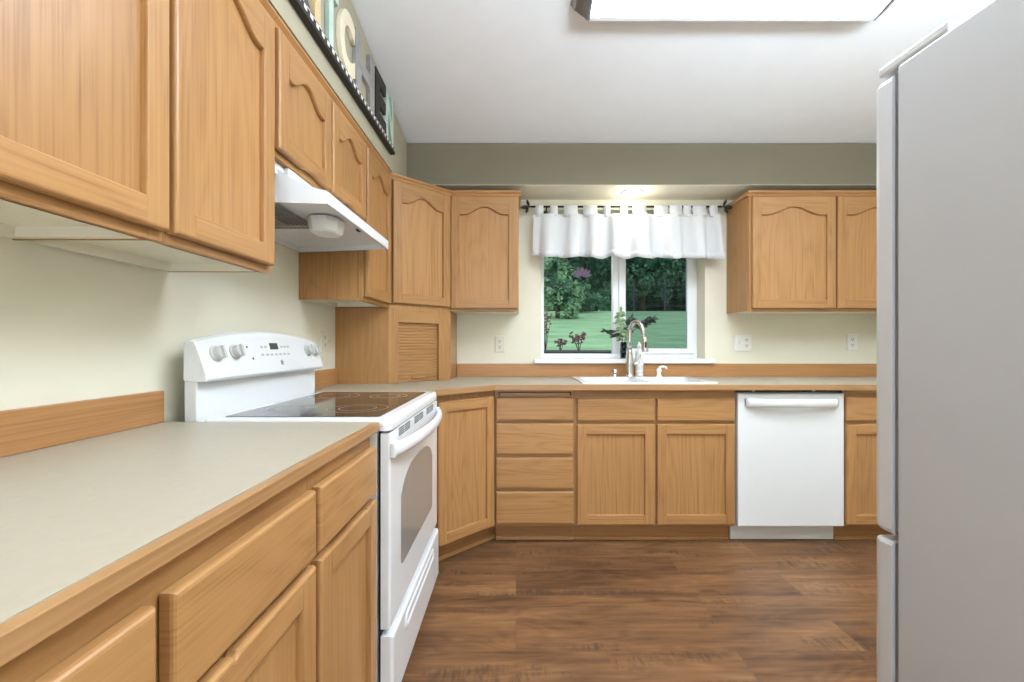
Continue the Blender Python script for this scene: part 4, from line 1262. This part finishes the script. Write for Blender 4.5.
# local: x along the wall, -y out from the wall
mb = MB(); mb.box(0, SG1 - SG0, -0.026, 0, 0.0, 0.018, black_paint); mb.build('ledge', t, 0.002)
mb = MB(); mb.box(0, SG1 - SG0, -0.020, -0.0005, 0.0185, 0.046, check_mat); mb.build('checked_strip', t)['label'] = 'black and white checked strip'
letters = [('K', 0.055, 0.235, slate), ('I', 0.262, 0.305, tan_paint), ('T', 0.325, 0.455, mint), ('C', 0.468, 0.622, cream), ('H', 0.632, 0.868, grey_wash), ('E', 0.885, 1.048, black_paint), ('N', 1.056, 1.18, mint)]
dg = bpy.context.evaluated_depsgraph_get()
for ch, a, b, m in letters:
    a, b = (1.17 + a) * 1.046 - SG0, (1.17 + b) * 1.046 - SG0
    cu = bpy.data.curves.new('letter', 'FONT'); cu.body = ch; cu.size = 0.4; cu.extrude = 0.012; cu.offset = 0.018; cu.resolution_u = 6
    tmp = bpy.data.objects.new('letter_curve', cu); COL.objects.link(tmp)
    bpy.context.view_layer.update()
    dg = bpy.context.evaluated_depsgraph_get()
    me = bpy.data.meshes.new_from_object(tmp.evaluated_get(dg))
    bpy.data.objects.remove(tmp)
    vs = [v.co.copy() for v in me.vertices]
    lo = Vector([min(v[i] for v in vs) for i in range(3)]); hi = Vector([max(v[i] for v in vs) for i in range(3)])
    hgt = 0.252
    for v in me.vertices:
        u = (v.co.x - lo.x) / (hi.x - lo.x); q_ = (v.co.y - lo.y) / (hi.y - lo.y); e_ = (v.co.z - lo.z) / (hi.z - lo.z)
        v.co = (a + (b - a) * u, -0.001 - 0.017 * e_, 0.0465 + hgt * q_)
    bm = bmesh.new(); bm.from_mesh(me); bmesh.ops.recalc_face_normals(bm, faces=bm.faces); bm.to_mesh(me); bm.free()
    me.materials.clear(); me.materials.append(m)
    o = bpy.data.objects.new('letter', me); COL.objects.link(o); o.parent = t
    o['label'] = {'K': 'slate letter K', 'I': 'tan letter I', 'T': 'mint letter T', 'C': 'cream letter C', 'H': 'grey washed letter H', 'E': 'black letter E', 'N': 'mint letter N'}[ch]

# ------------------------------------------------------------------ garden outside
def ground_z(y): return -0.25 if y < 5 else -0.25 + (min(y, 27) - 5) * 0.157
mb = MB()
ys = [YB + 0.3, 5, 12, 20, 27, 80]
vv = []
for y in ys:
    vv += [(-40, y, ground_z(y)), (60, y, ground_z(y))]
mb.add(vv, [(2 * i, 2 * i + 1, 2 * i + 3, 2 * i + 2) for i in range(len(ys) - 1)], grass)
struct(mb.build('lawn'), 'green lawn sloping up from the window to the trees')
mb = MB(); mb.loops([[(-1, 4.6, -0.25), (3.5, 4.6, -0.25), (3.5, 5.6, -0.16), (-1, 5.6, -0.16)], [(-1, 4.62, 1.06), (3.5, 4.62, 1.06), (3.5, 5.58, 1.06), (-1, 5.58, 1.06)], [(-0.9, 4.75, 1.078), (3.4, 4.75, 1.07), (3.4, 5.4, 1.07), (-0.9, 5.4, 1.078)]], soil)
struct(mb.build('planting_bed'), 'dark planting bed just outside the window')

def foliage_mesh(name, n, rx, ry, rz, leafs, seed, mat, clumps=26):
    rnd = random.Random(seed)
    cs = []
    for _ in range(clumps):
        a = rnd.uniform(0, 2 * PI); z = rnd.uniform(-0.85, 0.9); r = math.sqrt(max(0, 1 - z * z)) * rnd.uniform(0.45, 0.85)
        cs.append((r * math.cos(a), r * math.sin(a), z * 0.85, rnd.uniform(0.22, 0.42)))
    mb = MB(); vv = []; ff_ = []
    for i in range(n):
        cx_, cy_, cz_, cr = cs[i % clumps]
        d = Vector((rnd.gauss(0, 1), rnd.gauss(0, 1), rnd.gauss(0, 1))).normalized() * cr * rnd.uniform(0.6, 1.0)
        c = Vector(((cx_ + d.x) * rx, (cy_ + d.y) * ry, (cz_ + d.z) * rz))
        nrm_ = (d.normalized() + Vector((rnd.uniform(-.6, .6), rnd.uniform(-.6, .6), rnd.uniform(-.2, .8)))).normalized()
        a1 = nrm_.orthogonal().normalized(); a2 = nrm_.cross(a1)
        s_ = leafs * rnd.uniform(0.6, 1.3); th_ = rnd.uniform(0, 6.28)
        e1 = (a1 * math.cos(th_) + a2 * math.sin(th_)) * s_; e2 = (a2 * math.cos(th_) - a1 * math.sin(th_)) * s_ * 0.55
        o = len(vv)
        vv += [tuple(c - e1), tuple(c - e2 * 1.0), tuple(c + e1), tuple(c + e2)]
        ff_.append((o, o + 1, o + 2, o + 3))
    mb.add(vv, ff_, mat)
    me_ = mb
    return me_

def tree(name, label, x, y, rx, rz, zc, mat, n=2600, leafs=0.2, seed=1, trunk=True, cat='tree', group=None):
    gz_ = ground_z(y)
    t = thing(name, label, cat, (x, y, gz_), 0, group)
    f = foliage_mesh('crown', n, rx, rx * 0.8, rz, leafs, seed, mat).build('crown', t, loc=(0, 0, zc))
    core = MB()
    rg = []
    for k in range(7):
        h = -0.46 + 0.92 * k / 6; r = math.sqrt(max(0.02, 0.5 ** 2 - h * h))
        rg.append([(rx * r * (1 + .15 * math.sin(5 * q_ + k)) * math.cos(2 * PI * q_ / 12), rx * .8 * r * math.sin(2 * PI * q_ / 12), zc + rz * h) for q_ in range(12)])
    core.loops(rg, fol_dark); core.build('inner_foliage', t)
    if trunk:
        mb = MB(); mb.tube([(0, 0, -0.3), (0.05, 0, zc * .5), (0, 0, zc)], [0.05 * rx + .06, 0.04 * rx + .05, 0.05], bark, 8); mb.build('trunk', t)
    return t
# far woods first, then the pale bush and hedge on the left
tree('evergreen_tree', 'large dark tree filling the top of the left window pane', 3.4, 33, 3.6, 5.6, 4.6, fol_dark, 6000, 0.22, 11)
tree('broadleaf_tree', 'dark tree seen through the window behind the centre mullion', 8.0, 41, 4.2, 7.2, 6.0, fol_dark, 5200, 0.27, 12)
tree('broadleaf_tree', 'green tree left of centre in the right window pane', 9.3, 32.5, 2.7, 4.4, 4.9, fol_mid, 5200, 0.19, 13)
tree('broadleaf_tree', 'green tree at the right edge of the right window pane', 14.6, 33, 2.5, 4.6, 4.9, fol_mid, 5200, 0.19, 14)
tree('evergreen_tree', 'dark tree behind the fence at the far right of the woods', 16.8, 41, 2.2, 6.5, 5.4, fol_dark, 5200, 0.27, 15)
tree('evergreen_tree', 'dark tree far back between the two green trees of the right pane', 15.0, 51, 6.0, 9.5, 8.0, fol_dark, 6500, 0.34, 20)
tree('evergreen_tree', 'dark tree far back behind the left pane woods', 4.5, 51, 4.4, 9.5, 8.0, fol_dark, 6000, 0.34, 21)
tree('bush', 'pale green bush at the left edge of the left window pane', 2.1, 22.5, 1.45, 1.7, 1.5, fol_light, 4200, 0.10, 17, True, 'bush')
tree('hedge_shrub', 'rounded green shrub in front of the dark left tree', 3.95, 26, 1.25, 0.95, 0.8, fol_mid, 3000, 0.11, 18, False, 'bush')
tree('hedge_shrub', 'rounded green shrub beside the centre mullion, before the woods', 6.2, 29, 0.95, 1.2, 1.0, fol_mid, 3000, 0.11, 19, False, 'bush')
tree('hedge_shrub', 'dark shrub at the far right behind the fence', 11.6, 37.5, 1.3, 1.6, 1.3, fol_dark, 2600, 0.15, 22, False, 'bush')
tree('hedge_shrub', 'dark shrub behind the fence just left of the right green tree', 8.6, 36.8, 1.5, 1.5, 1.2, fol_dark, 2600, 0.15, 23, False, 'bush')
tree('hedge_shrub', 'dark shrub under the woods behind the pale bush', 1.3, 29.5, 1.3, 1.5, 1.2, fol_dark, 2600, 0.13, 24, False, 'bush')
tree('hedge_shrub', 'dark shrub at the foot of the right green tree', 14.3, 37.7, 1.3, 1.7, 1.4, fol_dark, 2600, 0.15, 25, False, 'bush')
# paddock fence on the right
FYd = 27.0
t = thing('garden_fence', 'weathered wooden fence along the top of the lawn', 'fence', (7.2, FYd, ground_z(FYd)))
for k in range(6):
    mb = MB(); mb.box(k * 1.9 - .05, k * 1.9 + .05, -0.05, 0.05, -0.2, 1.7, fence_wood); mb.build('post', t)
for z in (0.3, 0.95, 1.55):
    mb = MB(); mb.box(-0.06, 9.6, -0.08, -0.051, z, z + 0.035, fence_wood); mb.build('rail', t)
# small red-leaved plants in the bed
def bed_plant(label, px, py_top, d, n, spread, hgt):
    x = (px - CX) * d / F
    t = thing('bed_plant', label, 'plant', (x, d, 1.07))
    ztop = EYE - (py_top - CY) * d / F - 1.07
    sm_ = MB(); lf = MB()
    for k in range(n):
        a = 2 * PI * k / n; tip = Vector((spread * math.cos(a) * random.uniform(.5, 1), spread * .6 * math.sin(a), ztop * random.uniform(.75, 1)))
        sm_.tube([(0, 0, -0.02), tip * 0.5 + Vector((0, 0, 0.02)), tip], [0.004, 0.003, 0.0015], bark, 5)
        for q_ in range(12):
            u = random.uniform(0.45, 1.0)
            leaf(lf, tip * u, (random.uniform(-1, 1), random.uniform(-.5, .5), random.uniform(-.1, .8)), 0.035, 0.02, leaf_red, 0.3, (0, -1, 0.3))
    sm_.build('stems', t); lf.build('leaves', t)
bed_plant('red-leaved plant low in the middle of the left window pane', 579, 332, 4.9, 7, 0.11, 0)
bed_plant('small red-leaved plant left of the larger one outside the window', 560.5, 338, 4.9, 4, 0.06, 0)
bed_plant('tall dark red plant at the left edge of the window', 545.5, 302, 4.8, 5, 0.08, 0)

# ------------------------------------------------------------------ repeats of a kind share a group
for o in list(COL.objects):
    if o.parent or 'category' not in o: continue
    k = o.name.split('.')[0]
    g = {'base_cabinet': 'oak base cabinets', 'wall_cabinet': 'oak wall cabinets', 'countertop': 'beige countertops', 'wall_outlet': 'wall outlets',
         'plant_cutting': 'cuttings in the glass vase', 'bed_plant': 'red-leaved plants in the planting bed', 'evergreen_tree': 'dark trees beyond the lawn',
         'broadleaf_tree': 'leafy trees beyond the lawn', 'hedge_shrub': 'shrubs at the edge of the woods'}.get(k)
    if g: o['group'] = g
